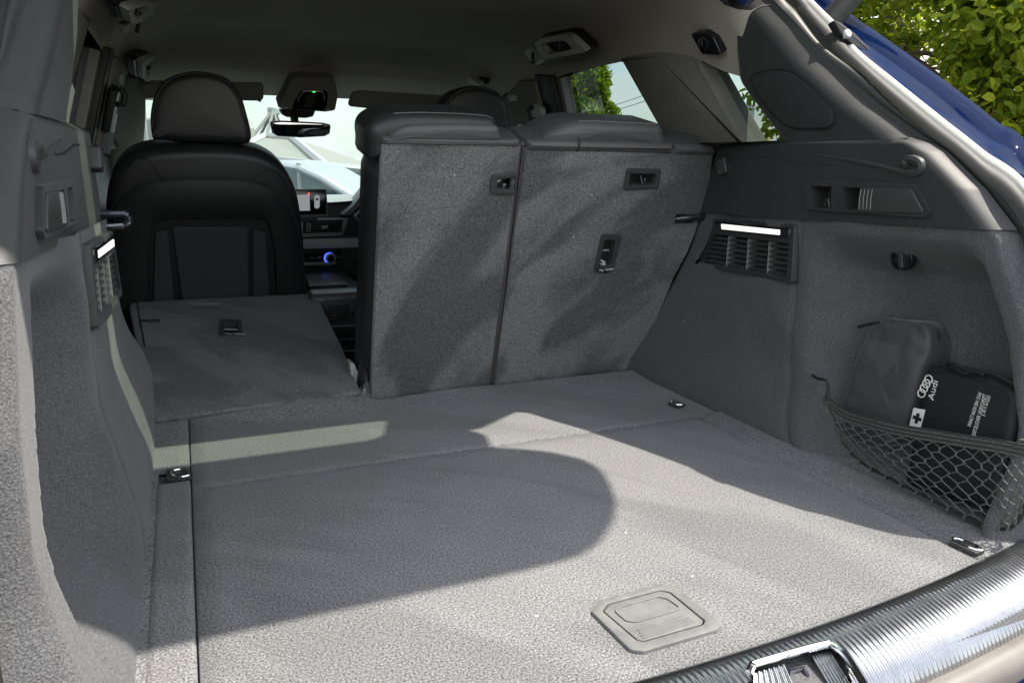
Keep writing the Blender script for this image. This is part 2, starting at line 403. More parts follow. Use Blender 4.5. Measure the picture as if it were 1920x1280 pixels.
def front_z(x, y):                                    # the apron curls up where it meets the folded backrest
    f = sm((y - 1.50) / .07)
    return f * (.016 * sm((-.10 - x) / .05) + .004 + .003 * math.sin(x * 17)) if x < .2 else f * .004
floor_patch('floor_apron', SX0 + .0006, .595, lambda x: SEAM_Y + .001, lambda x: 1.585, 'carpet', 34, 18, front_z)
floor_patch('floor_edge_strip', -.5385, SX0 - .0012, lambda x: .60, lambda x: 1.272, 'carpet', 6, 20)
floor_patch('floor_edge_strip', SX1 + .0006, .575, lambda x: .605, lambda x: SEAM_Y - .001, 'carpet', 6, 20, lambda x, y: .006 * sm((x - .50) / .05))
floor_patch('floor_edge_strip', -.600, SX0 - .0012, lambda x: 1.325, lambda x: 1.60, 'carpet', 6, 12, lambda x, y: .012 * sm((y - 1.45) / .1))
grid('under_floor', lambda u, v: V((lerp(-.76, .76, u), lerp(.50, 1.70, v), -.012)), 2, 2, 'shaded_carpet', floor)
grid('side_floor', lambda u, v: V((lerp(-.76, -.5365, u), lerp(.60, 1.335, v), -.001)), 8, 20, 'carpet', floor)
grid('side_floor', lambda u, v: V((lerp(.576, .76, u), lerp(.60, 1.6, v), .0045)), 8, 20, 'carpet', floor)
flap = [az(672, 728, .02), az(690, 714, .045), az(697, 742, .012), az(676, 744, .012)]
mk('carpet_flap', [V(p) for p in flap] + [V(p) + V((0, .012, -.006)) for p in flap], [(0, 1, 2, 3), (7, 6, 5, 4), (0, 4, 5, 1), (1, 5, 6, 2), (2, 6, 7, 3), (3, 7, 4, 0)], 'carpet', floor, False)

# ---- side walls of felt: x as a function of y and height
def trim_z(y): return .408 + (1.45 - y) * .035
def seam_y(z): return pw(z, [(0, 1.02), (.06, 1.06), (.16, 1.10), (.45, 1.10)])
def niche_y(z): return pw(z, [(0, .640), (.16, .645), (.28, .68), (.42, .752)])
def a_y(z): return pw(z, [(-.05, .600), (.1, .612), (.3, .640), (.42, .700), (.44, .72), (.486, .767), (.539, .837), (.564, .885), (.617, .974), (.70, 1.093), (.762, 1.160), (.821, 1.233), (.9, 1.32)])
SD = 1
def wall_x(y, z, s=None):
    s = s or SD
    x = .548 + .062 * sm((z - .10) / .24) * sm((y - 1.12) / .3) + .050 * sm(z / .15)
    if s < 0: x = .546 + .040 * sm(z / .22) + .010 * sm((1.05 - y) / .1) * sm(z / .1)
    x -= .006 * math.exp(-((y - 1.0) / .05) ** 2) * sm((z - .05) / .2)
    x += .0055 * math.exp(-((y - seam_y(z)) / .006) ** 2)
    m = sm((seam_y(z) - .025 - y) / .11) * sm((y - niche_y(z) - (.05 if s < 0 else 0)) / (.022 if s < 0 else .04)) * sm((trim_z(y) - .018 - z) / .075)
    x += .085 * m * (sm((z + .01) / .14) if s < 0 else 1)
    x += .05 * sm((.035 - (y - a_y(z))) / .035) ** 2                       # rolls outward at the opening
    x += .0012 * math.sin(y * 31 + z * 17) * math.sin(z * 43 - y * 9) * sm((y - .75) / .2)
    return x
def wall_fn(u, v):
    z = lerp(-.012, .455, v); yf = 1.615 - .31 * z + (.0 if SD > 0 else .16 * sm((.30 - z) / .2)); yr = a_y(z) - .004
    y = lerp(yf, yr, u); zz = min(z, trim_z(y) + .004)
    return V((wall_x(y, zz), y, zz))
side = {}
# openings: the lamp-and-grille in the felt, the tray in the plastic trim
FGS = {}
for SD in (-1, 1):
    GA, GB = V((wall_x(1.11, .34) - .004, 1.11, .34)), V((wall_x(1.39, .34) - .004, 1.39, .34))
    FG = FGS[SD] = Fr(GA, GA - GB, V((wall_x(1.25, .40) - wall_x(1.25, .29), 0, .11)))
GR_O = rpoly(FG.px([(1341, 409), (1494, 421), (1487, 532), (1311, 499)]), .006); GR_I = rpoly(FG.px([(1339, 438), (1483, 457), (1478, 520), (1319, 491)]), .003)
FT = Fr((.5895, 1.0, .5), (0, -1, 0), (0, 0, 1))
TR_O = rpoly(FT.px([(1513, 341), (1532, 338), (1716, 347), (1748, 398), (1738, 408), (1512, 393)]), [.005, .004, .008, .006, .006, .006])
cut_g = [(p.y, p.z) for p in (FG.p(a, b) for a, b in inset(GR_O, .010))]; cut_t = [(p.y, p.z) for p in (FT.p(a, b) for a, b in inset(TR_O, .006))]
for s, nm in ((1, 'side_wall_right'), (-1, 'side_wall_left')):
    SD = s
    side[s] = add_struct(nm, (s * .62, 1.05, 0), 'grey felt covered side wall of the boot with its plastic upper trim')
    grid('felt_panel', wall_fn, 170, 84, 'shaded_carpet', side[s], mirror=s < 0, sharp=180, skip=lambda c: inpoly((c.y, c.z), cut_g))
    # plastic trim between the felt and the window
    def trim_fn(u, v):
        z = lerp(0, 1, v); 
        zt = lerp(.40, .562, v); yf = 1.605 - .31 * zt - .002
        y = lerp(yf, a_y(zt), u); zb = trim_z(y) - .003; zt = lerp(zb, .562, v); y = lerp(1.603 - .31 * zt, a_y(zt), u)
        x = .592 + (.060 if SD > 0 else 0) * sm((y - 1.12) / .33) + .03 * sm((.05 - (y - a_y(zt))) / .05) ** 3 + .012 * sm((v - .93) / .07)
        return V((x, y, zt))
    grid('quarter_trim', trim_fn, 160, 50, 'plastic', side[s], mirror=s < 0, sharp=180, skip=lambda c: inpoly((c.y, c.z), cut_t))
    # shelf under the window, widened past the glass to block a sunlight leak
    grid('window_shelf', lambda u, v: V((lerp(.604, .79, v), lerp(.90, 1.62, u), .5605 + .004 * v)), 6, 2, 'plastic', side[s], mirror=s < 0)
SD = 1
def trim_x(y, s=1): return .592 + (.060 if s > 0 else 0) * sm((y - 1.12) / .33)

# ---- rear pillars of the opening
def dp_front(z): return pw(z, [(.562, 1.170), (.60, 1.215), (.65, 1.27), (.68, 1.30), (.77, 1.315), (.84, 1.34)])
def dp_x(z): return .592 - .10 * (z - .56)
def dpil_fn(u, v):
    z = lerp(.558, .86, v); y = lerp(dp_front(z), a_y(z), u)
    return V((dp_x(z) + .035 * sm((.075 - (y - a_y(z))) / .075) ** 2 + .012 * sm((.02 - (dp_front(z) - y)) / .02), y, z))
pillar = {}
PA = [(1542, 112), (1584, 157), (1626, 194), (1702, 247), (1753, 281), (1809, 332), (1837, 357)]
S1 = [(1475, 0), (1500, 28), (1542, 84), (1612, 135), (1669, 191), (1733, 247), (1781, 281), (1837, 332), (1900, 398)]
C1 = [(1500, -15), (1517, 8), (1562, 53), (1600, 100), (1669, 157), (1753, 225), (1800, 262), (1837, 292), (1919, 357)]
D1 = [(1535, 5), (1548, 18), (1573, 42), (1640, 93), (1733, 160), (1780, 198), (1809, 225), (1860, 263), (1919, 307)]
E1 = [(1560, 2), (1575, 16), (1594, 37), (1660, 84), (1740, 142), (1785, 176), (1820, 204), (1870, 243), (1925, 286)]
E2 = [(1565, -10), (1580, 10), (1600, 30), (1665, 75), (1745, 132), (1790, 165), (1825, 192), (1875, 232), (1930, 274)]
def curve(px, x, low, x1=None):
    c = [ax(a, b, x) for a, b in px]; return [V((x - .05, 1.345, .945))] + c + [V(p) for p in low]
def low(x, dy): return [(x, .655 + dy, .36), (x, .625 + dy, .22), (x - .01, .60 + dy, .05), (x - .03, .585 + dy, -.06)]
cS1 = curve(S1, .622, low(.622, 0)); cC1 = curve(C1, .658, low(.658, -.010)); cC2 = [p + V((.008, -.003, .006)) for p in cC1]
cM = [(a + b) / 2 + V((-.004, -.016, 0)) for a, b in zip(cS1, cC1)]
cD = curve(D1, .712, low(.712, -.005)); cE1 = curve(E1, .742, low(.742, -.025)); cE2 = curve(E2, .752, low(.76, -.01)); cE3 = [p + V((.04, .06, 0)) for p in cE2]
for s, nm in ((1, 'rear_pillar_right'), (-1, 'rear_pillar_left')):
    mir = s < 0
    pillar[s] = add_struct(nm, (s * .62, 1.0, .56), 'dark plastic rear pillar trim beside the tailgate opening')
    grid('pillar_cover', dpil_fn, 30, 26, 'plastic', pillar[s], mirror=mir, sharp=180)
    # the turned edge of the trim, between its face and the seal
    def edge_fn(u, v):
        k = u * (len(SS) - 1); p = SS[int(round(k))]; z = p.z
        face = V((((dp_x(z) if z > .564 else .592) + .033) if z > .41 else .64, a_y(z), z)); q = lerp(face, p + V((.004, .004, 0)), v)
        return q + V((-.004, -.010, 0)) * math.sin(v * math.pi) * .6
    SS = spline(cS1, 6)
    grid('trim_edge', edge_fn, len(SS) - 1, 5, 'plastic', pillar[s], mirror=mir, sharp=180)
    strip('door_seal', [cS1, [lerp(a, b, .5) + V((-.002, -.004, 0)) for a, b in zip(cS1, cM)], cM, [lerp(a, b, .5) + V((-.002, -.004, 0)) for a, b in zip(cM, cC1)], cC1], 'rubber', pillar[s], mirror=mir, sharp=180)
    strip('flange_strip', [cC1, [lerp(a, b, .5) + V((0, -.006, 0)) for a, b in zip(cC1, cC2)], cC2], 'flange', pillar[s], mirror=mir, sharp=180)
    # headliner side part round the corner
box_speaker = None

# ---- roof lining
def wt(y): return pw(y, [(1.0, .80), (1.24, .80), (1.28, .672), (1.30, .684), (1.38, .705), (1.46, .735), (1.55, .752), (1.75, .770), (2.1, .768), (2.3, .76), (2.6, .745), (2.85, .69), (3.1, .58)])
def zc(y): return pw(y, [(1.0, .82), (1.2, .862), (1.5, .885), (2.2, .885), (2.55, .86), (2.70, .815), (2.80, .765), (2.90, .715)])
ZT = [zc(1.0 + i * .02) for i in range(101)]
def zcs(y):
    k = (y - 1.0) / .02; return sum(ZT[max(0, min(100, int(k) + j))] for j in range(-4, 5)) / 9
def liner_z(x, y):
    e = min(1, abs(x) / .615); w = wt(y); f = (1 - e ** 8); return w + (max(zcs(y), w + .02) - w) * f
liner = add_struct('headliner', (0, 2.0, .88), 'dark grey fabric roof lining of the car')
def liner_fn(u, v):
    x = .615 * math.sin((u - .5) * math.pi); y = lerp(1.318 - .10 * abs(x / .615) ** 6, 2.90, v)
    return V((x, y, liner_z(x, y)))
grid('roof_cloth', liner_fn, 40, 70, 'headliner', liner, sharp=180)
grid('windscreen_header', lambda u, v: V((lerp(-.60, .60, u), 2.90 + .03 * v - .02 * math.sin(v * 3.1), liner_z(lerp(-.6, .6, u), 2.9) + .03 * v)), 12, 4, 'headliner', liner)

# ---- the window pillars, on a side leaning inwards
SP, SN = V((.672, 0, .56)), V((1, 0, .28)).normalized()
FS = Fr(SP, (0, 1, 0), (-.28, 0, 1))                   # u forward, v up, n = towards outside or inside
INW = -1 if FS.n.x > 0 else 1
def sidepoly(name, px, r, c0, c1, m, parents, rad=.006):
    lp = rpoly(FS.px(px), r)
    for s in (1, -1):
        a, b = (min(c0 * INW, c1 * INW), max(c0 * INW, c1 * INW))
        puff(name, lp, FS, a, b, rad, m, parents[s], mirror=s < 0)
post = {s: add_struct('window_pillars_' + nm, (s * .65, 1.9, .56), 'dark fabric covered window pillars and door frames') for s, nm in ((1, 'right'), (-1, 'left'))}
sidepoly('c_pillar_trim', [(1168, 108), (1240, 96), (1312, 104), (1408, 276), (1268, 284)], .004, -.05, .012, 'headliner_grey', post, .01)
sidepoly('b_pillar_trim', [(952, 185), (985, 148), (1016, 150), (1052, 300), (965, 300)], .004, -.05, .03, 'pillar_trim', post, .01)
sidepoly('door_frame', [(1010, 138), (1042, 140), (1076, 300), (1046, 300)], .004, -.03, .018, 'plastic_black', post, .006)
sidepoly('window_channel', [(1042, 150), (1050, 147), (1082, 300), (1066, 300)], .002, -.035, .0, 'plastic_grey', post, .004)
# front pillars beside the windscreen
for s in (1, -1):
    c = [V((s * x, y, z)) for x, y, z in ((.585, 2.74, .755), (.60, 2.95, .66), (.625, 3.15, .55), (.65, 3.35, .43))]
    strip('a_pillar_trim', [[p + V((-.045 * s, -.015, -.01)) for p in c], [p + V((-.015 * s, -.045, -.01)) for p in c], [p + V((.05 * s, -.045, .0)) for p in c], [p + V((.10 * s, .0, .02)) for p in c], [p + V((.0, .05, .03)) for p in c], [p + V((-.045 * s, -.012, -.008)) for p in c]], 'pillar_trim', post[s], sharp=180)
    # inner faces of the doors below the glass, behind the seats
    grid('door_card', lambda u, v: V((s * (.69 + .02 * math.sin(v * 3)), lerp(1.50, 3.35, u), lerp(-.40, .545, v))), 10, 8, 'plastic_black', post[s])
    box('door_top', (.66, 1.60, .535), (.72, 3.3, .566), 'plastic_black', post[s], .008, mirror=s < 0)
# cabin floor
cab = add_struct('cabin_floor', (0, 2.4, -.38), 'black carpet floor of the passenger cabin')
grid('cabin_carpet', lambda u, v: V((lerp(-.72, .72, u), lerp(1.66, 3.6, v), -.38)), 4, 4, 'plastic_black', cab)
grid('bulkhead', lambda u, v: V((lerp(-.76, .76, u), 1.64, lerp(-.40, -.014, v))), 2, 2, 'plastic_black', cab)

# ================================================================== the car body round it
body = thing('car_body', (0, 1.5, -.70), 'dark blue car body around the open boot', 'car')
def roof_fn(u, v):
    x = .75 * math.sin((u - .5) * math.pi); y = lerp(1.30, 2.98, v); e = abs(x) / .75
    return V((x, y, lerp(zcs(min(y, 2.9)) + .045, wt(y) + .035, e ** 5)))
grid('roof_panel', roof_fn, 24, 24, 'blue_paint', body, sharp=180)
for s in (1, -1):
    mir = s < 0
    strip('rear_pillar_panel', [cC2, [lerp(a, b, .5) + V((0, .004, 0)) for a, b in zip(cC2, cD)], [p + V((-.003, 0, 0)) for p in cD], cD, [p + V((.002, -.004, 0)) for p in cD], cE1, cE2, cE3], 'blue_paint', body, mirror=mir, sharp=75)
    grid('side_panel', lambda u, v: V((.80 - .05 * (v - .6) ** 2 - .02, lerp(a_y(lerp(-.52, .565, v)) + .05, 4.3, u), lerp(-.52, .565, v))), 20, 8, 'blue_paint', body, mirror=mir, sharp=180)
    # glass of the side windows
    for nm, px, m in (('rear_quarter_glass', [(1285, 90), (1400, 130), (1500, 285), (1380, 290)], 'glass_tint'),
                      ('rear_door_glass', [(1030, 120), (1200, 96), (1290, 295), (1080, 298)], 'glass_side')):
        lp = FS.px(px); vs_ = [FS.p(a, b, -INW * .022) for a, b in lp]
        if mir: vs_ = [V((-v.x, v.y, v.z)) for v in vs_]
        mk(nm, vs_, [(0, 1, 2, 3)], m if s > 0 else 'glass_dark', body, False)
    vs_ = [V((s * .69, 2.50, .56)), V((s * .69, 3.25, .56)), V((s * .63, 2.85, .72)), V((s * .63, 2.50, .76))]
    mk('front_door_glass', vs_, [(0, 1, 2, 3)], 'glass_front', body, False)
grid('windscreen', lambda u, v: V((lerp(-.62, .62, u) * (1 + .12 * v), lerp(2.92, 3.72, v) - .06 * (2 * u - 1) ** 2, lerp(.735, .34, v))), 12, 8, 'glass_front', body, sharp=180)
grid('bonnet', lambda u, v: V((lerp(-.76, .76, u), lerp(3.70, 4.55, v), .30 - .10 * v * v - .06 * (2 * u - 1) ** 4)), 14, 10, 'blue_paint', body, sharp=180)
grid('underbody', lambda u, v: V((lerp(-.76, .76, u), lerp(.45, 3.7, v), -.44)), 2, 2, 'plastic_black', body)
grid('rear_valance', lambda u, v: V((lerp(-.80, .80, u), .46 + .02 * math.sin(v * 3), lerp(-.50, -.075, v))), 8, 4, 'blue_paint', body)

strip('roof_rear_edge', [[V((x, y - .05 * abs(x / .6) ** 4 * (dz < 0) , z - .10 * abs(x / .64) ** 6)) for x in [i * .08 - .64 for i in range(17)]] for y, z, dz in ((1.30, .935, 0), (1.297, .925, 0), (1.308, .90, -1), (1.318, .865, -1))], 'blue_paint', body, sharp=180)
# ---- the tailgate, swung up over the opening
tg = thing('tailgate', (0, 1.30, .93), 'dark blue tailgate swung up above the boot opening', 'tailgate')
G0, G1, G2 = V((0, 1.30, .935)), V((0, 1.12, 1.31)), V((0, .565, 1.60))
fg = Fr(G0, (1, 0, 0), G1 - G0); Lg = (G1 - G0).length; fp = Fr(G1, (1, 0, 0), G2 - G1); Lp = (G2 - G1).length
og = rpoly([(-.695, -.07), (.695, -.07), (.695, Lg), (-.695, Lg)], .03, 5); ig = rpoly([(-.36, .006), (.36, .006), (.50, Lg - .006), (-.50, Lg - .006)], .08, 5)
ringplate('window_frame', og, ig, fg, -.005, .005, 'blue_paint', tg, .001)
puff('rear_window', ig, fg, -.002, .002, .0005, 'glass_rear', tg, seg=1)
half = [(.25, .0), (.60, .0), (.685, .025), (.698, .14), (.715, .215), (.79, .29), (.86, .394), (.885, .543), (.875, .747), (.84, .888), (.79, .976), (.70, 1.0), (.40, 1.0)]
puff('lower_panel', smooth_loop([(x, b * Lp) for x, b in half] + [(-x, b * Lp) for x, b in reversed(half)], 3), fp, -.03, .03, .012, 'blue_paint', tg)
puff('inner_trim', rpoly([(-.46, .02), (.46, .02), (.56, .16), (.52, Lp - .08), (-.52, Lp - .08), (-.56, .16)], .05, 5), fp, (.031 if fp.n.z < 0 else -.04), (.04 if fp.n.z < 0 else -.031), .003, 'plastic', tg)

# ================================================================== SEATS
ST = V((0, -.17, .555)).normalized()
FB = Fr((0, 1.602, 0), (1, 0, 0), ST)                  # backs of the rear seats; n points to the boot
if FB.n.y > 0: raise ValueError
def stitch_loop(name, pts, m, parent, r=.0011):
    """a row of separate stitches joined into one part"""
    vs_, fs = [], []
    for a, b in zip(pts[:-1], pts[1:]):
        d = b - a; k = max(1, int(d.length / .0045))
        for i in range(k):
            v_, f_ = tube_data([a + d * ((i + .15) / k), a + d * ((i + .75) / k)], r, 4, base=len(vs_)); vs_ += v_; fs += f_
    return mk(name, vs_, fs, m, parent)
def recess(parent, outer, inner, fr, depth=.03, m='plastic_smooth', name='bezel', proud=.004, floor_m='plastic_black'):
    ringplate(name, outer, inner, fr, -.004, proud, m, parent, r=.0015, deep=-depth)
    vs_ = [fr.p(a, b, -depth + .001) for a, b in inner]
    mk('recess_floor', vs_, [tuple(range(len(vs_)))], floor_m, parent, False)

# a panel with rectangular holes cut through for the recesses: felt skin over a hollow back
def holed(name, loop, holes, fr, c0, c1, m, parent):
    vs_, fs = [], []
    bm = bmesh.new()
    def ring(lp): 
        vv = [bm.verts.new(fr.p(a, b, c1)) for a, b in lp]
        return [bm.edges.new((vv[i], vv[(i + 1) % len(vv)])) for i in range(len(vv))]
    eds = ring(loop)
    for h in holes: eds += ring(h)
    bmesh.ops.triangle_fill(bm, edges=eds, use_beauty=True)
    # faces inside holes are dropped
    def inside(p, lp):
        c = False
        for i in range(len(lp)):
            (x1, y1), (x2, y2) = lp[i - 1], lp[i]
            if (y1 > p[1]) != (y2 > p[1]) and p[0] < (x2 - x1) * (p[1] - y1) / (y2 - y1) + x1: c = not c
        return c
    kill = [f for f in bm.faces if any(inside(fr.q(f.calc_center_median()), h) for h in holes)]
    bmesh.ops.delete(bm, geom=kill, context='FACES')
    ext = bmesh.ops.extrude_edge_only(bm, edges=[e for e in bm.edges if e.is_boundary])
    bmesh.ops.translate(bm, verts=[g for g in ext['geom'] if isinstance(g, bmesh.types.BMVert)], vec=fr.n * (c0 - c1))
    bmesh.ops.recalc_face_normals(bm, faces=bm.faces)
    me = bpy.data.meshes.new(name); bm.to_mesh(me); bm.free(); me.materials.append(M[m])
    o = bpy.data.objects.new(name, me); return finish(o, parent, False)

# ---- middle seat
mid = thing('upright_seat', (.03, 1.62, 0), 'narrow middle rear seat standing upright with felt back, beside the folded one', 'car seat')
lp = rpoly(FB.px([(697, 748), (719, 270), (974, 274), (914, 729)]), [.008, .008, .004, .008], 4)
o1 = FB.px([(921, 327), (968, 320), (964, 366), (918, 363)]); ob = rpoly([o1[0], o1[1], o1[2], o1[3]], .007); ib = rpoly(FB.px([(932, 336), (967, 332), (964, 356), (931, 354)]), .004)
holed('back_panel', lp, [inset(ib, -.002)], FB, -.03, .0, 'seat_carpet', mid); tube('felt_edge', [FB.p(a, b, -.0055) for a, b in inset(lp, .0015)], .0062, 'seat_carpet', mid, 8, closed=True)
recess(mid, ob, ib, FB, .032, 'plastic_smooth', 'latch_bezel')
puff('side_cushion', rpoly([(-.128, .01), (-.128, .50), (-.10, .575), (.15, .575), (.175, .50), (.165, .01)], .03), FB, -.135, -.018, .03, 'leather', mid)
tr = FB.px([(716, 256), (976, 261), (975, 277), (714, 272)]); puff('top_roll', rpoly(tr, .006), FB, -.10, .0045, .011, 'leather_grey', mid)
for k, (c, w) in enumerate((((940, 344), .006), ((950, 352), .004))):
    a, b = FB.px([c])[0]; puff('catch', rpoly([(a - w, b - .004), (a + w, b - .004), (a + w, b + .004), (a - w, b + .004)], .001), FB, -.028, -.012, .001, 'steel', mid)
a, b = FB.px([(958, 343)])[0]; tube('striker', [FB.p(a, b - .013, -.03), FB.p(a, b - .010, -.006), FB.p(a, b + .010, -.006), FB.p(a, b + .013, -.03)], .0035, 'dark_metal', mid)
hr = thing('headrest', (0, 1.5, .56), 'dark leather headrest pushed down on the narrow middle seat', 'headrest', 'rear headrests')
fh = Fr((0, 1.45, .6), (1, 0, 0), (0, -.2, 1))
lp = smooth_loop(fh.px([(700, 300), (686, 268), (687, 238), (706, 219), (738, 209), (780, 207), (850, 209), (905, 213), (925, 222), (929, 240), (925, 262), (820, 262)]), 4)
lo_ = puff('cushion', lp, fh, -.12, .022, .028, 'leather', hr, seg=6, dome=.003)
puff('edge_band', smooth_loop(fh.px([(727, 258), (735, 240), (752, 231), (790, 228), (860, 228), (910, 229), (925, 233), (928, 242), (924, 262), (830, 262)]), 4), fh, .0, .030, .012, 'leather_grey', hr, seg=5, dome=.002)
for x in (-.03, .06): tube('post', [V((x, 1.50, .50)), V((x, 1.50, .60))], .006, 'chrome', hr)

# ---- right seat
rs = thing('upright_seat', (.40, 1.62, 0), 'wide right rear seat standing upright with felt back against the side wall', 'car seat')
RSE = [(929, 724), (991, 276), (1336, 284), (1331, 330), (1312, 400), (1301, 440), (1286, 476), (1262, 520), (1240, 572), (1218, 630), (1200, 692)]
lp = rpoly(FB.px(RSE), [.006, .004, .01, .01, .01, .01, .01, .01, .01, .01, .012], 3)
bo = rpoly(FB.px([(1174, 315), (1238, 317), (1234, 353), (1168, 357)]), .008); bi = rpoly(FB.px([(1181, 325), (1229, 326), (1226, 346), (1178, 348)]), .003)
to = rpoly(FB.px([(1127, 438), (1166, 440), (1148, 505), (1140, 511), (1112, 509)]), [.008, .008, .005, .005, .007]); ti = rpoly(FB.px([(1133, 449), (1153, 450), (1146, 490), (1143, 497), (1122, 499)]), .003)
so_ = rpoly(FB.px([(1268, 402), (1309, 403), (1305, 419), (1264, 421)]), [.004, .001, .001, .003])
holed('back_panel', lp, [inset(bi, -.002), inset(ti, -.002), inset(so_, -.001)], FB, -.03, .0, 'seat_carpet', rs); tube('felt_edge', [FB.p(a, b, -.0055) for a, b in inset(lp, .0015)], .0062, 'seat_carpet', rs, 8, closed=True)
recess(rs, bo, bi, FB, .026, 'plastic_smooth', 'latch_bezel', floor_m='plastic_smooth')
recess(rs, to, ti, FB, .028, 'plastic_smooth', 'tether_bezel')
a, b = FB.px([(1208, 336)])[0]; tube('striker', [FB.p(a - .004, b + .012, -.026), FB.p(a - .005, b + .004, -.010), FB.p(a, b - .013, -.004), FB.p(a + .006, b - .006, -.006), FB.p(a + .008, b + .012, -.020)], .0035, 'dark_metal', rs)
a, b = FB.px([(1135, 472)])[0]; tube('tether_bar', [FB.p(a - .017, b, -.008), FB.p(a + .013, b, -.008)], .0026, 'plastic_grey', rs)
p0 = FB.px([(1122, 506)])[0]; p1 = FB.px([(1141, 503)])[0]; an = math.atan2(p1[1] - p0[1], p1[0] - p0[0])
pl = FB.px([(1116, 509), (1118, 500), (1143, 501), (1139, 510)]); puff('label_plate', rpoly(pl, .002), FB, .003, .0052, .001, 'plastic_black', rs, seg=1)
text('lettering', 'Top Tether', FB, p0[0] - .003, p0[1] - .0015, .0085, 'white_print', rs, .0056, an * .6, shear=.2)
a, b = FB.px([(1130, 494)])[0]                         # small seat-and-anchor sign inside the recess
for q in (((-.006, .009), (.000, .003), (.008, -.003)), ((-.008, .003), (-.004, -.002), (.002, -.004), (.010, -.005)), ((-.001, .006), (.004, .003), (.009, .001))):
    tube('anchor_sign', [FB.p(a + x, b + y, -.004) for x, y in q], .0013, 'white_print', rs, n=5)
puff('sign_plate', rpoly([(a - .012, b - .008), (a + .012, b - .008), (a + .012, b + .004), (a - .012, b + .013)], .002), FB, -.012, -.006, .001, 'plastic_black', rs, seg=1)
puff('slot_liner', [(x, y) for x, y in so_], FB, -.034, -.022, .002, 'plastic_black', rs)
puff('cushion', rpoly([(.185, .01), (.195, .50), (.22, .575), (.60, .575), (.64, .45), (.58, .01)], .03), FB, -.14, -.022, .03, 'leather', rs)
puff('inner_piping', rpoly(FB.px([(976, 268), (993, 268), (989, 300), (932, 725), (912, 728)]), .005), FB, -.05, -.004, .008, 'leather_brown', rs)
puff('top_roll', rpoly(FB.px([(986, 262), (1262, 269), (1263, 289), (988, 283)]), .008), FB, -.11, .006, .012, 'leather_grey', rs)
puff('corner_roll', rpoly(FB.px([(1265, 271), (1336, 272), (1344, 280), (1340, 292), (1264, 290)]), .006), FB, -.11, .007, .012, 'leather_grey', rs)
a, b = FB.px([(1085, 264)])[0]; tube('roll_seam', [FB.p(a, b + .006, -.004), FB.p(a, b, .0055), FB.p(a - .001, b - .014, .0068), FB.p(a - .001, b - .022, .002)], .0014, 'plastic_black', rs, n=5)
hr2 = thing('headrest', (.42, 1.5, .56), 'dark leather headrest pushed down on the wide right seat, below the side window', 'headrest', 'rear headrests')
lp = smooth_loop(fh.px([(1008, 272), (1016, 254), (1036, 240), (1062, 229), (1095, 225), (1150, 227), (1205, 229), (1232, 231), (1237, 242), (1236, 272), (1120, 274)]), 4)
puff('cushion', lp, fh, -.12, .018, .022, 'leather_grey', hr2, seg=6, dome=.002)
stitch_loop('stitching', [fh.p(a, b, .006) for a, b in fh.px([(1082, 226.5), (1110, 226), (1150, 228), (1200, 230), (1228, 232)])], 'stitch', hr2, .0006)
stitch_loop('stitching', [fh.p(a, b, .012) for a, b in fh.px([(735, 211), (780, 209), (850, 211), (905, 215), (920, 220)])], 'stitch', hr, .0005)
for x in (.36, .46): tube('post', [V((x, 1.50, .50)), V((x, 1.50, .60))], .006, 'chrome', hr2)

# latch loop reaching out of the right wall into the seat
lt = thing('seat_lock', (.66, 1.47, .39), 'black steel lock bar entering the upright right rear seat', 'latch', 'seat lock bars')
P0 = onp(1330, 405, FB.p(0, 0, .006), FB.n); P1 = onp(1272, 411, FB.p(0, 0, .0), FB.n)
tube('lock_bar', [P0 + V((.03, 0, 0)), P0, P1 + V((.012, 0, .002)), P1 + V((0, .01, 0)), P1 + V((-.002, .03, 0))], .008, 'dark_metal', lt, 10)
tube('lock_rod', [P0 + V((.03, .02, -.02)), P0 + V((0, .02, -.016)), P1 + V((.0, .03, -.008))], .005, 'dark_metal', lt, 8)

# ---- left seat, folded flat
fd = thing('folded_seat', (-.37, 1.60, -.05), 'left rear seat folded flat with its felt back upward', 'car seat')
Q0, Q1 = V((-.37, 1.535, .022)), V((-.37, 2.22, .132)); FF = Fr(Q0, (1, 0, 0), Q1 - Q0)
lp = rpoly(FF.px([(290, 784), (245, 573), (252, 567), (420, 558), (578, 551), (592, 556), (634, 642), (672, 733)]), [.01, .012, .012, .2, .012, .012, .2, .01], 3)
t2o = rpoly(FF.px([(413, 599), (452, 600), (456, 630), (410, 630)]), .006); t2i = rpoly(FF.px([(419, 606), (445, 607), (446, 626), (421, 625)]), .002)
s2 = rpoly(FF.px([(261, 600.5), (297, 600), (300, 604.5), (262, 606)]), .001)
h2 = rpoly(FF.px([(355, 571.5), (416, 570), (415, 575), (360, 577)]), .001)
sgn = 1 if FF.n.z > 0 else -1
if sgn < 0: raise ValueError
holed('back_panel', lp, [inset(t2i, -.001), inset(s2, -.001), inset(h2, -.001)], FF, -.025, 0, 'fold_carpet', fd); tube('felt_edge', [FF.p(a, b, -.0055) for a, b in inset(lp, .0015)], .0062, 'fold_carpet', fd, 8, closed=True)
ringplate('tether_bezel', t2o, t2i, FF, -.004, .0025, 'plastic', fd, .001, deep=-.022)
mk('recess_floor', [FF.p(a, b, -.02) for a, b in t2i], [tuple(range(len(t2i)))], 'plastic_black', fd, False)
mk('slot_floor', [FF.p(a, b, -.015) for a, b in inset(s2, -.004)], [tuple(range(len(s2)))], 'plastic_black', fd, False)
mk('grip_floor', [FF.p(a, b, -.008) for a, b in inset(h2, -.003)], [tuple(range(len(h2)))], 'plastic_smooth', fd, False)
p0, p1 = FF.px([(421, 615), (446, 616)]); tube('tether_bar', [FF.p(*p0, -.003), FF.p(*p1, -.003)], .002, 'silver', fd, 6)
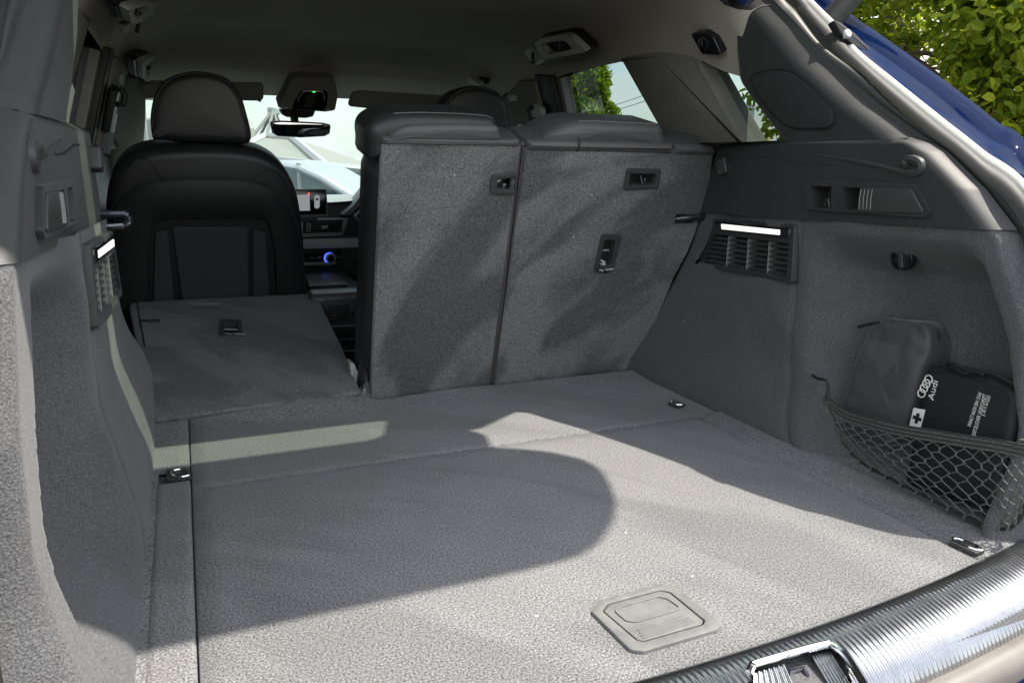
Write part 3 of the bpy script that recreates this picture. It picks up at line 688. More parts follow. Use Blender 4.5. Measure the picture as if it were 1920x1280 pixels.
p0, p1 = FF.px([(355, 571), (416, 569.5)]); tube('grip_edge', [FF.p(*p0, .001), FF.p(*p1, .001)], .0016, 'plastic_grey', fd, 6)
p0, p1 = FF.px([(264, 601.5), (299, 601)]); tube('lock_slot_lip', [FF.p(*p0, .001), FF.p(*p1, .002)], .0022, 'dark_metal', fd, 6)
p0, p1 = FF.px([(420, 627), (446, 627.5)]); text('lettering', 'Top Tether', FF, p0[0], p0[1] - .004, .0125, 'white_print', fd, .0028, math.atan2(p1[1] - p0[1], p1[0] - p0[0]), sx=.85)
puff('cushion', inset(lp, .006), FF, -.12, -.022, .03, 'leather', fd)
p = FF.px([(262, 566.5), (257, 568), (300, 600), (306, 640)])
tube('felt_seam', [FF.p(*q, .001) for q in FF.px([(257, 569), (262, 600), (272, 650)])], .0016, 'plastic_black', fd, 5)
bench = thing('seat_bench', (0, 1.70, -.30), 'pale grey side of the rear bench showing in the gap beside the folded seat', 'car seat')
puff('bench_cushion', rpoly([(-.62, 1.68), (.62, 1.68), (.62, 2.12), (-.62, 2.12)], .05), Fr((0, 0, 0), (1, 0, 0), (0, 1, 0)), -.32, -.12, .04, 'leather', bench)
gp = [(654, 676), (664, 681), (672, 700), (668, 735), (661, 742)]
fz = Fr((0, 1.66, 0), (1, 0, 0), (0, 0, 1)); puff('bench_bracket', rpoly(fz.px(gp), .004), fz, -.03, .01, .004, 'handle_plastic', bench)
fz2 = Fr((0, 1.63, 0), (1, 0, 0), (0, 0, 1)); puff('hinge_cover', rpoly(fz2.px([(676, 690), (694, 690), (700, 750), (668, 750)]), .004), fz2, -.03, .012, .004, 'plastic_black', bench)
tube('buckle_strap', [ay(684, 660, 1.64), ay(683, 700, 1.62), ay(688, 735, 1.60)], .011, 'plastic_black', bench)

# left lock loop standing free over the folded seat
ll = thing('seat_lock', (-.60, 1.46, .40), 'black chromed lock loop standing free over the folded seat', 'latch', 'seat lock bars')
yl = 1.46; pts = [ay(a, b, yl) for a, b in ((180, 401), (196, 402), (232, 401), (240, 405), (241, 416), (234, 422), (198, 425), (180, 425))]
tube('lock_loop', pts[:4], .0075, 'dark_metal', ll, 10); tube('lock_loop_end', pts[3:6], .0075, 'dark_metal', ll, 10); tube('lock_loop_lower', pts[5:], .0062, 'steel', ll, 10)

# ================================================================== FRONT SEATS
def front_seat(cx, label, gl):
    t = thing('front_seat', (cx, 2.35, -.3), label, 'car seat', gl); dx = cx + .395
    fr = Fr((0, 2.27, .1), (1, 0, 0), (0, -.16, 1))
    if fr.n.y > 0: raise ValueError
    sh = lambda L: [(a + dx, b) for a, b in L]
    out = sh(smooth_loop(fr.px([(212, 640), (205, 540), (199, 470), (196, 400), (203, 345), (222, 308), (252, 287), (300, 277), (380, 274), (450, 278), (500, 290), (537, 318), (559, 362), (570, 425), (577, 520), (580, 640)]), 3))
    puff('backrest', out, fr, -.20, -.020, .035, 'leather', t, seg=6)
    shl = sh(smooth_loop(fr.px([(216, 640), (210, 540), (212, 450), (222, 392), (252, 358), (300, 341), (396, 336), (475, 343), (522, 362), (547, 398), (561, 450), (571, 540), (574, 640)]), 3))
    ar = sh(rpoly(fr.px([(276, 640), (280, 470), (288, 416), (310, 410), (480, 408), (502, 414), (515, 470), (522, 640)]), [.004, .01, .02, .02, .02, .02, .01, .004], 4))
    ringplate('back_shell', [shl[int(i * len(shl) / len(ar))] for i in range(len(ar))] if False else shl, [min(((a, b) for a, b in ar), key=lambda q, p=p: 0)] * 0 or [ar_at(ar, p) for p in shl], fr, -.01, .008, 'shell', t, .004, deep=-.0195)
    mk('pocket_back', [fr.p(a, b, -.0185) for a, b in ar], [tuple(range(len(ar)))], 'shell', t, False)
    for nm, q in (('map_pocket', [(323, 426), (465, 426), (468, 640), (352, 640)]), ('pocket_side', [(291, 436), (314, 432), (334, 640), (286, 640)]), ('pocket_side', [(474, 432), (498, 436), (512, 640), (477, 640)])):
        puff(nm, sh(rpoly(fr.px(q), .006)), fr, -.019, -.006, .003, 'pad', t)
    tube('shell_piping', [fr.p(a, b, .007) for a, b in inset(shl, -.0015)], .0022, 'leather', t, 6, closed=True)
    for q in ([(238, 318), (248, 303), (262, 298), (278, 304), (290, 320), (303, 339)], [(475, 343), (488, 328), (505, 321), (520, 326), (537, 345)]):
        tube('seam', spline([fr.p(a + dx, b, -.021) for a, b in fr.px(q)], 3), .0016, 'plastic_black', t, 5)
    puff('seat_cushion', [(cx + a, b) for a, b in rpoly([(-.25, 2.25), (.25, 2.25), (.25, 2.80), (-.25, 2.80)], .05)], Fr((0, 0, 0), (1, 0, 0), (0, 1, 0)), -.25, -.08, .04, 'leather', t)
    h = thing('headrest', (cx, 2.22, .55), gl and (label_h[cx]), 'headrest', 'front headrests')
    fh2 = Fr((0, 2.22, .6), (1, 0, 0), (0, -.05, 1))
    hl = sh(smooth_loop(fh2.px([(287, 262), (282, 235), (283, 206), (292, 172), (312, 148), (340, 137), (370, 133), (405, 138), (432, 151), (452, 178), (463, 212), (472, 250), (468, 268), (452, 270), (370, 267), (300, 263)]), 3))
    puff('cushion', hl, fh2, -.10, .0, .022, 'leather', h, seg=6, dome=.003)
    st = sh(smooth_loop(fh2.px([(290, 255), (287, 235), (288, 206), (297, 174), (315, 152), (342, 141), (370, 137), (403, 142), (428, 154), (446, 180), (457, 212), (466, 250)]), 4))[:44]
    stitch_loop('stitching', [fh2.p(a, b, -.004) for a, b in st], 'stitch', h, .0005)
    for px in (323, 437):
        a, b = fh2.px([(px, 265)])[0]
        tube('post', [fh2.p(a + dx, b - .05, -.05), fh2.p(a + dx, b + .04, -.05)], .0075, 'chrome', h, 10)
        puff('guide', [(a + dx + x, y) for x, y in rpoly([(-.02, -.015), (.02, -.015), (.02, .015), (-.02, .015)], .012)], Fr(fh2.p(0, b - .028, -.05), (1, 0, 0), (0, 1, 0)), 0, .008, .003, 'plastic_black', h)
    return t
def ar_at(ar, p):
    """point of the pocket outline nearest to a point of the shell outline"""
    best = None
    for i in range(len(ar)):
        a, b = V(ar[i - 1]), V(ar[i]); d = b - a; L = d.length_squared
        t = 0 if L < 1e-12 else max(0, min(1, (V(p) - a).dot(d) / L)); q = a + d * t; e = (q - V(p)).length
        if best is None or e < best[0]: best = (e, q)
    return best[1][:]
label_h = {-.395: 'tall black leather headrest on the passenger seat behind the folded seat', .375: 'black leather headrest of the driving seat, mostly hidden by the middle rear seat'}
front_seat(-.395, 'black leather front passenger seat with hard shell back, before the folded rear seat', 'front seats')
front_seat(.375, 'black leather driving seat mostly hidden behind the upright rear seats', 'front seats')

# ================================================================== DASHBOARD AND CABIN FITTINGS
dash = thing('dashboard', (0, 3.25, -.1), 'grey dashboard with silver strip, air vents and heater controls', 'dashboard')
YD = 3.05
fd_ = Fr((0, YD, .3), (1, 0, 0), (0, 0, 1))
def dp(name, px, c0, c1, m, r=.004, rad=.003, parent=None, rr=None):
    return puff(name, rpoly(fd_.px(px), rr or r, 3), fd_, c0, c1, rad, m, parent or dash)
grid('dash_top', lambda u, v: V((lerp(-.66, .66, u), lerp(YD - .01, 3.70, v), .345 + .03 * math.sin(v * 3.1) - .03 * v + .035 * math.exp(-((lerp(-.66, .66, u) - .37) / .17) ** 2) * math.exp(-(v / .35) ** 2))), 40, 10, 'handle_plastic', dash, sharp=180)
box('dash_front', (-.66, YD, -.05), (.66, YD + .12, .345), 'plastic', dash, .02)
dp('upper_band', [(380, 414), (692, 408), (692, 438), (380, 444)], .0, .018, 'plastic', .006)
dp('vent_frame', [(560, 408), (652, 408), (640, 441), (555, 444)], .012, .024, 'silver', .006)
dp('vent_opening', [(566, 412), (642, 411), (634, 434), (566, 437)], .02, .027, 'plastic_black', .004)
for y in (416, 421.5, 427, 432): dp('vent_slat', [(584, y), (640, y - 1), (639, y + 2), (584, y + 3)], .026, .034, 'plastic_smooth', .0005, .001)
dp('vent_slider', [(600, 422), (612, 421), (612, 427), (600, 428)], .032, .040, 'silver', .002, .001)
dp('vent_wheel', [(572, 417), (581, 417), (581, 433), (572, 434)], .026, .034, 'plastic_grey', .001, .001)
dp('silver_strip', [(380, 452), (690, 444), (690, 462), (380, 470)], .0, .030, 'white_paint', .003)
dp('control_panel', [(520, 472), (640, 468), (637, 480), (625, 492), (520, 496)], .0, .026, 'gloss_black', .004)
dp('panel_trim', [(520, 492), (624, 489), (629, 492), (620, 495), (520, 498)], .024, .032, 'silver', .001, .002)
kx, kz = fd_.px([(617, 482)])[0]; fk = Fr(fd_.p(kx, kz, .026), (1, 0, 0), (0, 0, 1))
circ = [(math.cos(i * math.pi / 10), math.sin(i * math.pi / 10)) for i in range(20)]
kn = puff('heater_knob', [(a * .020, b * .020) for a, b in circ], fk, 0, .018, .003, 'silver', dash)
puff('knob_face', [(a * .014, b * .014) for a, b in circ], fk, .017, .0195, .001, 'gloss_black', kn)
puff('knob_light', [(a * .022 - .003, b * .022) for a, b in circ], fk, -.002, .006, .002, 'blue_led', kn)
for q in ([(577, 481), (590, 480.5), (590, 483), (577, 483.5)], [(593, 480), (600, 480), (600, 483), (593, 483)], [(629, 479), (636, 478.5), (635, 480.5), (629, 481)]): dp('button', q, .025, .0285, 'plastic_grey', .0005, .0005)
dp('switch_bar', [(520, 510), (625, 508), (623, 514), (520, 517)], .0, .026, 'plastic_smooth', .002)
dp('switch_edge', [(520, 516), (620, 513.5), (623, 511), (622, 516), (520, 519)], .022, .030, 'silver', .001, .001)
dp('warning_light', [(583, 512), (588, 512), (588, 514.5), (583, 514.5)], .026, .029, 'red_led', .0005, .0005)
dp('footwell', [(640, 500), (690, 480), (690, 560), (630, 560)], .0, .014, 'plastic_black')
clus = dp('cluster_ring', [(655, 402), (674, 384), (700, 380), (700, 432), (684, 430)], .02, .06, 'silver', .012)
dp('cluster_face', [(662, 403), (676, 389), (700, 386), (700, 427), (684, 424)], .055, .064, 'gloss_black', .008, parent=clus)
dp('dial', [(668, 405), (682, 402), (690, 412), (684, 420)], .062, .068, 'chrome', .004, parent=clus)
dp('cluster_hood', [(632, 402), (655, 384), (680, 352), (700, 345), (700, 378), (672, 380), (652, 401)], -.05, .07, 'plastic_grey', .006)
tube('steering_rim', [V((.37 + .185 * math.cos(a), 2.86 - .06 * math.sin(a), .315 + .175 * math.sin(a))) for a in [i * math.pi / 20 for i in range(40)]], .016, 'leather', thing('steering_wheel', (.37, 2.86, .15), 'black leather steering wheel edge showing beside the middle rear seat', 'steering wheel'), 10, closed=True)
sw = bpy.data.objects['steering_wheel']
puff('hub', [(.37 + a * .07, .315 + b * .06) for a, b in circ], Fr((0, 2.88, 0), (1, 0, 0), (0, 0, 1)), -.03, .02, .015, 'plastic_smooth', sw)
for a in (0, math.pi, -math.pi / 2): tube('spoke', [V((.37 + .05 * math.cos(a), 2.88, .315 + .05 * math.sin(a))), V((.37 + .18 * math.cos(a), 2.86 - .06 * math.sin(a), .315 + .172 * math.sin(a)))], .012, 'plastic_smooth', sw)

mon = thing('display_screen', (0, 2.98, .34), 'black tablet display standing on the dashboard showing a car from above', 'screen')
fm = Fr((0, 2.98, .38), (1, 0, 0), (0, .1, 1))
puff('case', rpoly(fm.px([(540, 355), (612, 354), (615, 406), (540, 408)]), .004), fm, -.012, .003, .003, 'plastic_grey', mon)
puff('panel', rpoly(fm.px([(540, 358), (610, 357), (612, 401), (540, 404)]), .002), fm, .0025, .0045, .001, 'screen', mon)
puff('camera_view', rpoly(fm.px([(545, 366), (580, 365), (581, 395), (545, 396)]), .001), fm, .0044, .0050, .0002, 'screen_lit', mon, seg=1)
puff('car_picture', rpoly(fm.px([(589, 369), (592, 366), (597, 366), (599, 369), (599, 388), (596, 391), (591, 391), (589, 388)]), .001), fm, .0044, .0051, .0002, 'screen_lit', mon, seg=1)
puff('car_picture_window', rpoly(fm.px([(591, 372), (597, 372), (596, 376), (592, 376)]), .0006), fm, .005, .0054, .0001, 'screen', mon, seg=1)
puff('record_dot', rpoly(fm.px([(577, 362), (580, 362), (580, 365), (577, 365)]), .0006), fm, .0044, .0051, .0002, 'red_led', mon, seg=1)
puff('stand', rpoly(fm.px([(565, 404), (595, 404), (597, 415), (563, 416)]), .002), fm, -.02, -.004, .002, 'plastic_smooth', mon)

con = thing('centre_console', (-.06, 2.5, -.38), 'black centre console between the front seats with rear air vents', 'console')
box('console_body', (-.16, 2.17, -.38), (.10, 3.04, .085), 'plastic_black', con, .02)
fc = Fr((0, 2.165, .05), (1, 0, 0), (0, 0, 1))
def cp(name, px, c0, c1, m, r=.003, rad=.002, parent=None): return puff(name, rpoly(fc.px(px), r, 3), fc, c0, c1, rad, m, parent or con)
puff('armrest', rpoly([(-.155, 2.16), (.075, 2.16), (.075, 2.26), (-.155, 2.26)], .02), Fr((0, 0, 0), (1, 0, 0), (0, 1, 0)), .09, .140, .018, 'leather_grey', con)
cp('vent_housing', [(604, 563), (700, 560), (700, 606), (618, 610)], .0, .012, 'plastic', .008)
for q, nm in (([(613, 572), (653, 570), (653, 599), (616, 602)], 'a'), ([(664, 569), (700, 568), (700, 598), (664, 599)], 'b')):
    v = cp('rear_vent', q, .010, .014, 'plastic_black')
    for k in range(4):
        x0, x1 = q[0][0] + 3, q[1][0] - 3; y = lerp(q[0][1], q[3][1], (k + .8) / 5)
        cp('vent_slat', [(x0, y), (x1, y - 1), (x1, y + 2), (x0, y + 3)], .013, .018, 'plastic', .0004, .0008, v)
cp('vent_tab', [(622, 588), (640, 586.5), (640, 590), (622, 591.5)], .016, .021, 'chrome', .001, .001)
cp('vent_thumbwheel', [(656, 580), (660, 580), (660, 592), (656, 592)], .012, .016, 'chrome', .001, .001)
cp('storage_slot', [(622, 612), (700, 608), (700, 626), (630, 630)], .0, .006, 'plastic_black')
cp('slot_edge', [(618, 609), (700, 606), (700, 608), (620, 611.5)], .008, .014, 'plastic_grey', .0005, .001)
cp('socket_panel', [(630, 634), (700, 631), (700, 650), (640, 654)], .0, .008, 'plastic')
cp('socket', [(640, 637), (654, 636), (655, 646), (642, 647)], .007, .010, 'gloss_black', .001, .001)
cp('socket', [(658, 636), (676, 635), (676, 645), (659, 646)], .007, .010, 'dark_chrome', .001, .001)
cp('lower_edge', [(640, 656), (700, 652), (700, 655), (642, 659)], .0, .010, 'plastic_grey', .0005, .001)
gear = thing('gear_selector', (-.06, 2.75, .10), 'black gear lever knob with chrome button on the centre console', 'gear lever')
fg_ = Fr((0, 2.72, .12), (1, 0, 0), (0, 0, 1))
puff('knob', rpoly(fg_.px([(580, 549), (584, 539), (596, 534), (622, 533), (634, 540), (636, 552)]), .01), fg_, -.06, .02, .012, 'leather_grey', gear)
puff('button', rpoly(fg_.px([(615, 545), (629, 538), (632, 541), (626, 549)]), .002), fg_, .0185, .024, .002, 'chrome', gear)
box('gear_base', (-.12, 2.60, .083), (.04, 2.85, .095), 'plastic_smooth', gear, .004)

# ---- overhead console, mirror, visors
ov = thing('overhead_console', (-.03, 2.72, .75), 'black overhead light console in the roof lining above the mirror', 'console')
fo = Fr((0, 2.72, .75), (1, 0, 0), (0, -.55, 1))
def op(name, px, c0, c1, m, r=.006, rad=.003, parent=None): return puff(name, rpoly(fo.px(px), r, 4), fo, c0, c1, rad, m, parent or ov)
op('housing', [(519, 200), (531, 180), (546, 150), (556, 144), (620, 145), (629, 156), (633, 180), (628, 206), (610, 209), (530, 203)], -.06, .008, 'pillar_trim', .012, .006)
cpn = op('control_pad', [(546, 203), (550, 190), (562, 170), (572, 166), (608, 167), (614, 174), (612, 195), (606, 206)], .006, .012, 'gloss_black', .008)
px_ = fo.px([(559, 188), (566, 172), (572, 168), (600, 169), (605, 174), (603, 190)]); tube('light_ring', [fo.p(a, b, .013) for a, b in smooth_loop(px_, 4)][:20], .0016, 'silver', cpn, 6)
op('touch_pad', [(573, 181), (580, 175), (592, 176), (588, 196), (582, 199), (568, 197)], .010, .014, 'plastic_smooth', .005, .002, cpn)
op('indicator', [(585, 167.5), (590, 167.5), (590, 170), (585, 170)], .011, .014, 'green_led', .0004, .0006, cpn)
op('reading_lamp', [(528, 199), (538, 198.5), (538, 201), (529, 201)], .007, .010, 'handle_plastic', .001, .001)
op('reading_lamp', [(608, 203), (617, 202), (617, 204.5), (609, 205.5)], .007, .010, 'handle_plastic', .001, .001)
for q in ((552, 172), (622, 175)):
    a, b = fo.px([q])[0]; tube('microphone', [fo.p(a + .008 * math.cos(t * .63), b + .005 * math.sin(t * .63), .008) for t in range(10)], .0010, 'plastic_grey', ov, 5, closed=True)
mir = thing('rear_view_mirror', (-.03, 2.86, .66), 'oblong rear view mirror hanging below the overhead console', 'mirror')
fmr = Fr((0, 2.86, .64), (1, .06, 0), (0, -.12, 1))
ml = rpoly(fmr.px([(507, 229), (527, 227), (606, 231), (621, 234), (619, 251), (609, 256), (565, 258.5), (521, 256), (512, 250)]), .008, 4)
puff('casing', ml, fmr, -.03, .002, .008, 'plastic_black', mir)
puff('mirror_glass', inset(ml, .0035), fmr, .0015, .003, .001, 'mirror', mir)
puff('sensor_box', rpoly(fmr.px([(526, 205), (596, 207), (590, 220), (576, 223), (540, 221), (532, 216)]), .008), fmr, -.06, -.02, .008, 'plastic_smooth', mir)
tube('stem', [fmr.p(*fmr.px([(553, 208)])[0], -.03), fmr.p(*fmr.px([(555, 232)])[0], -.018)], .014, 'plastic_black', mir, 10)
vis = {}
fv = Fr((0, 2.76, .74), (1, 0, 0), (0, -.35, 1))
for nm, q, lab in (('a', [(262, 158), (285, 152), (494, 156), (494, 185), (487, 189), (265, 184)], 'dark sun visor folded up above the passenger side windscreen'),
                   ('b', [(651, 199), (660, 174), (672, 170), (830, 180), (835, 212), (700, 204)], 'dark sun visor folded up above the driving side windscreen')):
    v = thing('sun_visor', fv.p(*fv.px([q[0]])[0]), lab, 'sun visor', 'sun visors')
    puff('visor_panel', rpoly(fv.px(q), .012), fv, -.012, .008, .006, 'pillar_trim', v); p0, p1 = fv.px([q[0], q[-1]])
    tube('visor_pivot', [fv.p(*fv.px([q[-2]])[0], -.004), fv.p(*fv.px([q[-2]])[0], -.03)], .006, 'plastic_black', v, 8)

# ---- grab handles and coat hooks under the roof edge
def handle(label, pxo, pxi, x, s=1):
    fr = Fr((x, 2.0, .82), (0, 1, 0), (-.5 * s, 0, 1))
    t = thing('grab_handle', fr.p(*fr.px([pxo[0]])[0]), label, 'handle', 'roof grab handles')
    inw = -1 if fr.n.x * s > 0 else 1
    a, b = sorted((inw * .004, inw * .022))
    oo, ii = rpoly(fr.px(pxo), .012, 4), rpoly(fr.px(pxi), .008, 4)
    ringplate('grip', oo, ii, fr, a, b, 'handle_plastic', t, .004) if inw > 0 else ringplate('grip', oo, ii, Fr(fr.o, -fr.u, fr.v) if False else fr, b, a, 'handle_plastic', t, -.0)
    a, b = sorted((inw * -.02, inw * .002)); puff('base', inset(oo, -.004), fr, a, b, .004, 'plastic_black', t)
    c = sum((V(p) for p in ii), V((0, 0))) / len(ii)
    tube('coat_hook', [fr.p(c.x, c.y + .012, inw * .002), fr.p(c.x, c.y, inw * .012), fr.p(c.x + .004, c.y - .010, inw * .014), fr.p(c.x + .010, c.y - .004, inw * .018)], .004, 'plastic_smooth', t, 8)
    return t
handle('grey grab handle above the right rear door window', [(1012, 76), (1024, 67), (1070, 59), (1082, 62), (1112, 90), (1108, 92), (1036, 106), (1028, 102)], [(1026, 80), (1032, 75), (1066, 70), (1074, 72), (1086, 86), (1083, 88), (1042, 96), (1037, 93)], .52)
handle('grey grab handle above the hidden driving seat headrest', [(851, 162), (860, 152), (880, 137), (886, 137), (910, 154), (908, 158), (896, 162), (862, 169)], [(866, 164), (870, 158), (882, 149), (886, 149), (898, 158), (896, 160), (888, 162), (872, 167)], .525)
handle('pale grab handle above the left rear door beside its hook plate', [(218, 8), (224, 2), (262, -8), (274, -4), (277, 10), (270, 20), (236, 37), (226, 32)], [(228, 11), (232, 7), (256, 1), (262, 3), (263, 9), (258, 14), (240, 25), (234, 22)], -.53, -1)
handle('pale grab handle above the left front door beside the passenger headrest', [(252, 111), (258, 106), (286, 94), (292, 98), (292, 118), (286, 128), (264, 146), (256, 142)], [(260, 118), (264, 113), (276, 108), (280, 110), (280, 118), (276, 124), (266, 132), (262, 130)], -.523, -1)
def hookplate(label, px, x, s, m='handle_plastic'):
    fr = Fr((x, 2.0, .82), (0, 1, 0), (-.5 * s, 0, 1)); inw = -1 if fr.n.x * s > 0 else 1
    lp = rpoly(fr.px(px), .008, 4); t = thing('hook_plate', fr.p(*lp[0]), label, 'hook', 'roof hooks')
    a, b = sorted((inw * -.01, inw * .006)); puff('plate', lp, fr, a, b, .003, m, t)
    c = sum((V(p) for p in lp), V((0, 0))) / len(lp)
    tube('hook', [fr.p(c.x, c.y + .014, inw * .006), fr.p(c.x - .003, c.y + .004, inw * .014), fr.p(c.x, c.y - .012, inw * .016), fr.p(c.x + .012, c.y - .010, inw * .016)], .0045, 'plastic_black', t, 8)
hookplate('small grey hook plate beside the right rear grab handle', [(983, 96), (996, 88), (1012, 97), (1030, 114), (1014, 122), (1004, 121)], .525, 1)
hookplate('small pale hook plate below the left rear grab handle', [(228, 57), (230, 48), (258, 28), (264, 30), (262, 40), (232, 62)], -.535, -1)
fr = Fr((.568, 1.35, .77), (0, 1, 0), (-.5, 0, 1)); inw = -1 if fr.n.x > 0 else 1
t = thing('hook_plate', (.585, 1.36, .76), 'black luggage hook recess in the roof lining above the right rear quarter window', 'hook', 'roof hooks')
lp = rpoly(fr.px([(1300, 60), (1326, 57), (1344, 68), (1358, 98), (1352, 101), (1322, 99)]), .006, 4)
a, b = sorted((inw * -.012, inw * .010)); puff('plate', lp, fr, a, b, .003, 'gloss_black', t)
c = fr.px([(1330, 78)])[0]; tube('hook', [fr.p(c[0] + .01, c[1] + .012, inw * .012), fr.p(c[0] + .004, c[1] - .004, inw * .018), fr.p(c[0] - .008, c[1] - .008, inw * .018), fr.p(c[0] - .016, c[1] - .002, inw * .015)], .005, 'dark_chrome', t, 8)

# ---- belt hardware on the pillars
for s, lab in ((1, 'grey belt guide on the right door pillar'), (-1, 'black belt guide on the left door pillar')):
    t = thing('belt_guide', (s * .66, 2.3, .62), lab, 'seat belt', 'seat belt guides')
    lp = rpoly(FS.px([(1011, 196), (1025, 190), (1036, 198), (1046, 262), (1026, 262)]), .006)
    c = sorted((INW * .025, INW * .045))
    puff('guide_plate', lp, FS, c[0], c[1], .005, 'handle_plastic' if s > 0 else 'plastic_black', t, mirror=s < 0)
    q = FS.px([(1022, 200)])[0]; tube('guide_loop', [FS.p(q[0] - .006, q[1] + .012, INW * .046), FS.p(q[0], q[1], INW * .06), FS.p(q[0] - .004, q[1] - .026, INW * .06), FS.p(q[0] - .010, q[1] - .030, INW * .046)], .008, 'plastic_black', t, mirror=s < 0)
    c2 = sorted((INW * .020, INW * .036)); puff('belt', rpoly(FS.px([(970, 174), (983, 173), (985, 184), (972, 186)]), .002), FS, c2[0], c2[1], .002, 'handle_plastic', t, mirror=s < 0)
    puff('belt_slot', rpoly(FS.px([(973, 233), (995, 231), (1001, 262), (978, 262)]), .003), FS, c2[0], c2[1], .002, 'handle_plastic', t, mirror=s < 0)

# ================================================================== FITTINGS OF THE BOOT
# lamp and air grille in each side wall
for s, lab in ((1, 'lit lamp above a black air grille in the right felt wall'), (-1, 'lamp above an air grille in the left felt wall, beside the folded seat')):
    mi = s < 0; FW = FGS[s]; t = thing('lamp_grille', (s * GA.x, 1.25, .3), lab, 'air vent', 'boot lamps with air grilles')
    k = len(GR_O); ii = GR_I
    ringplate('grille_frame', GR_O, GR_I, FW, -.012, .005, 'plastic', t, .002, mirror=mi, deep=-.03)
    mk('grille_back', [V((-v.x if mi else v.x, v.y, v.z)) for v in (FW.p(a, b, -.03) for a, b in GR_I)], [tuple(range(k))], 'plastic_black', t, False)
    tl, tr_, br, bl = FG.px([(1340, 440), (1482, 458), (1477, 519), (1320, 490)])
    for j in range(6):
        f0, f1 = (j + .30) / 6, (j + .62) / 6
        q = [V(tl).lerp(V(bl), f0), V(tr_).lerp(V(br), f0), V(tr_).lerp(V(br), f1), V(tl).lerp(V(bl), f1)]
        vs_ = [FW.p(q[0].x, q[0].y, -.018), FW.p(q[1].x, q[1].y, -.018), FW.p(q[2].x, q[2].y, .000), FW.p(q[3].x, q[3].y, .000)]; vs_ += [v - FW.v * .003 for v in vs_]
        mk('slat', [V((-v.x if mi else v.x, v.y, v.z)) for v in vs_], [(0, 1, 2, 3), (7, 6, 5, 4), (3, 2, 6, 7), (1, 0, 4, 5), (0, 3, 7, 4), (2, 1, 5, 6)], 'plastic', t, False)
    for a, b in (((1367, 443), (1362, 498)), ((1404, 448), (1400, 505)), ((1443, 453), (1439, 512))):
        p, q = FG.px([a, b]); lpb = [(p[0] - .0011, p[1]), (p[0] + .0011, p[1]), (q[0] + .0011, q[1]), (q[0] - .0011, q[1])]
        puff('divider', lpb, FW, -.02, .0015, .0005, 'plastic_grey', t, seg=1, mirror=mi)
    puff('lamp_housing', rpoly(FG.px([(1346, 414), (1487, 428), (1485, 448), (1348, 431)]), .003), FW, .002, .0085, .003, 'gloss_black', t, mirror=mi)
    puff('lamp_lens', rpoly(FG.px([(1359, 420), (1470, 431), (1470, 441), (1360, 430)]), .002), FW, .006, .0100, .0015, 'lamp', t, mirror=mi)
    # the tray and its lid in the plastic trim
    t2 = thing('side_tray', (s * .59, .95, .46), ('black lidded tray with a bag hook in the right plastic trim' if s > 0 else 'grey lidded tray with a bag hook in the left plastic trim'), 'storage tray', 'lidded trays in the trim')
    pk = [rpoly(FT.px(q), .004) for q in ([(1523, 348), (1563, 350), (1562, 393), (1521, 390)], [(1584, 351), (1618, 352), (1615, 396), (1580, 394)])]
    ld = rpoly(FT.px([(1618, 352), (1714, 355), (1737, 396), (1733, 400), (1612, 397)]), [.003, .006, .004, .004, .003])
    o = holed('tray_bezel', TR_O, [pk[0], pk[1]], FT, -.008, .0045, 'plastic', t2)
    if mi:
        for v in o.data.vertices: v.co.x = -v.co.x
        o.data.flip_normals()
    for lp in pk:
        kk = len(lp); vs_ = [FT.p(a, b, .004) for a, b in lp] + [FT.p(a, b, -.035) for a, b in inset(lp, .003)]
        mk('pocket', [V((-v.x if mi else v.x, v.y, v.z)) for v in vs_], [(i, (i + 1) % kk, kk + (i + 1) % kk, kk + i) for i in range(kk)] + [tuple(range(kk, 2 * kk))], 'plastic_smooth', t2)
    puff('lid', ld, FT, .003, .0075, .0015, 'plastic_smooth', t2, mirror=mi)
    for x in (1620, 1627, 1634, 1641):
        p, q = FT.px([(x + 1, 355), (x - 3, 392)]); tube('grip_ridge', [FT.p(*p, .0076), FT.p((p[0] + q[0]) / 2 - .001, (p[1] + q[1]) / 2, .0078), FT.p(*q, .0076)], .0008, 'plastic_grey', t2, 5, mirror=mi)
    puff('bag_hook', rpoly(FT.px([(1541, 372), (1551, 371), (1552, 392), (1538, 391)]), .002), FT, -.034, -.004, .004, 'plastic_smooth', t2, mirror=mi)
    puff('bag_hook_tip', rpoly(FT.px([(1543, 358), (1551, 357), (1552, 374), (1543, 375)]), .002), FT, -.034, -.020, .003, 'plastic_smooth', t2, mirror=mi)
    # the ledge of the load cover and its two catches
    t3 = thing('cover_catch', (s * .60, 1.1, .50), ('black moulded ledge with hook for the load cover on the right trim' if s > 0 else 'grey moulded ledge with hook for the load cover on the left trim'), 'hook', 'load cover ledges')
    FT2 = Fr((.593, 1.0, .5), (0, -1, 0), (0, 0, 1))
    led = spline([FT2.p(*q, .001) for q in FT2.px([(1525, 290), (1580, 298), (1640, 309), (1690, 321), (1715, 325), (1728, 318), (1727, 306), (1714, 299), (1702, 300)])], 5)
    tube('ledge', led, [lerp(.0015, .0075, min(1, i / (len(led) * .5))) for i in range(len(led))], 'plastic', t3, 8, mirror=mi)
    tube('hook', spline([FT2.p(*q, c) for q, c in zip(FT2.px([(1702, 300), (1700, 307), (1706, 311)]), (.001, .006, .008))], 4), .005, 'plastic_smooth', t3, 8, mirror=mi)
    FQr = Fr((trim_x(1.40) - .003, 1.40, .52), (.06, -.33, 0), (0, 0, 1)); FQ = FQr if s > 0 else Fr((.589, 1.40, .52), (0, -1, 0), (0, 0, 1))
    puff('front_catch', rpoly(FQr.px([(1346, 296), (1366, 294), (1370, 324), (1353, 330)]), .004), FQ, -.02, .014, .004, 'plastic_smooth', t3, mirror=mi)
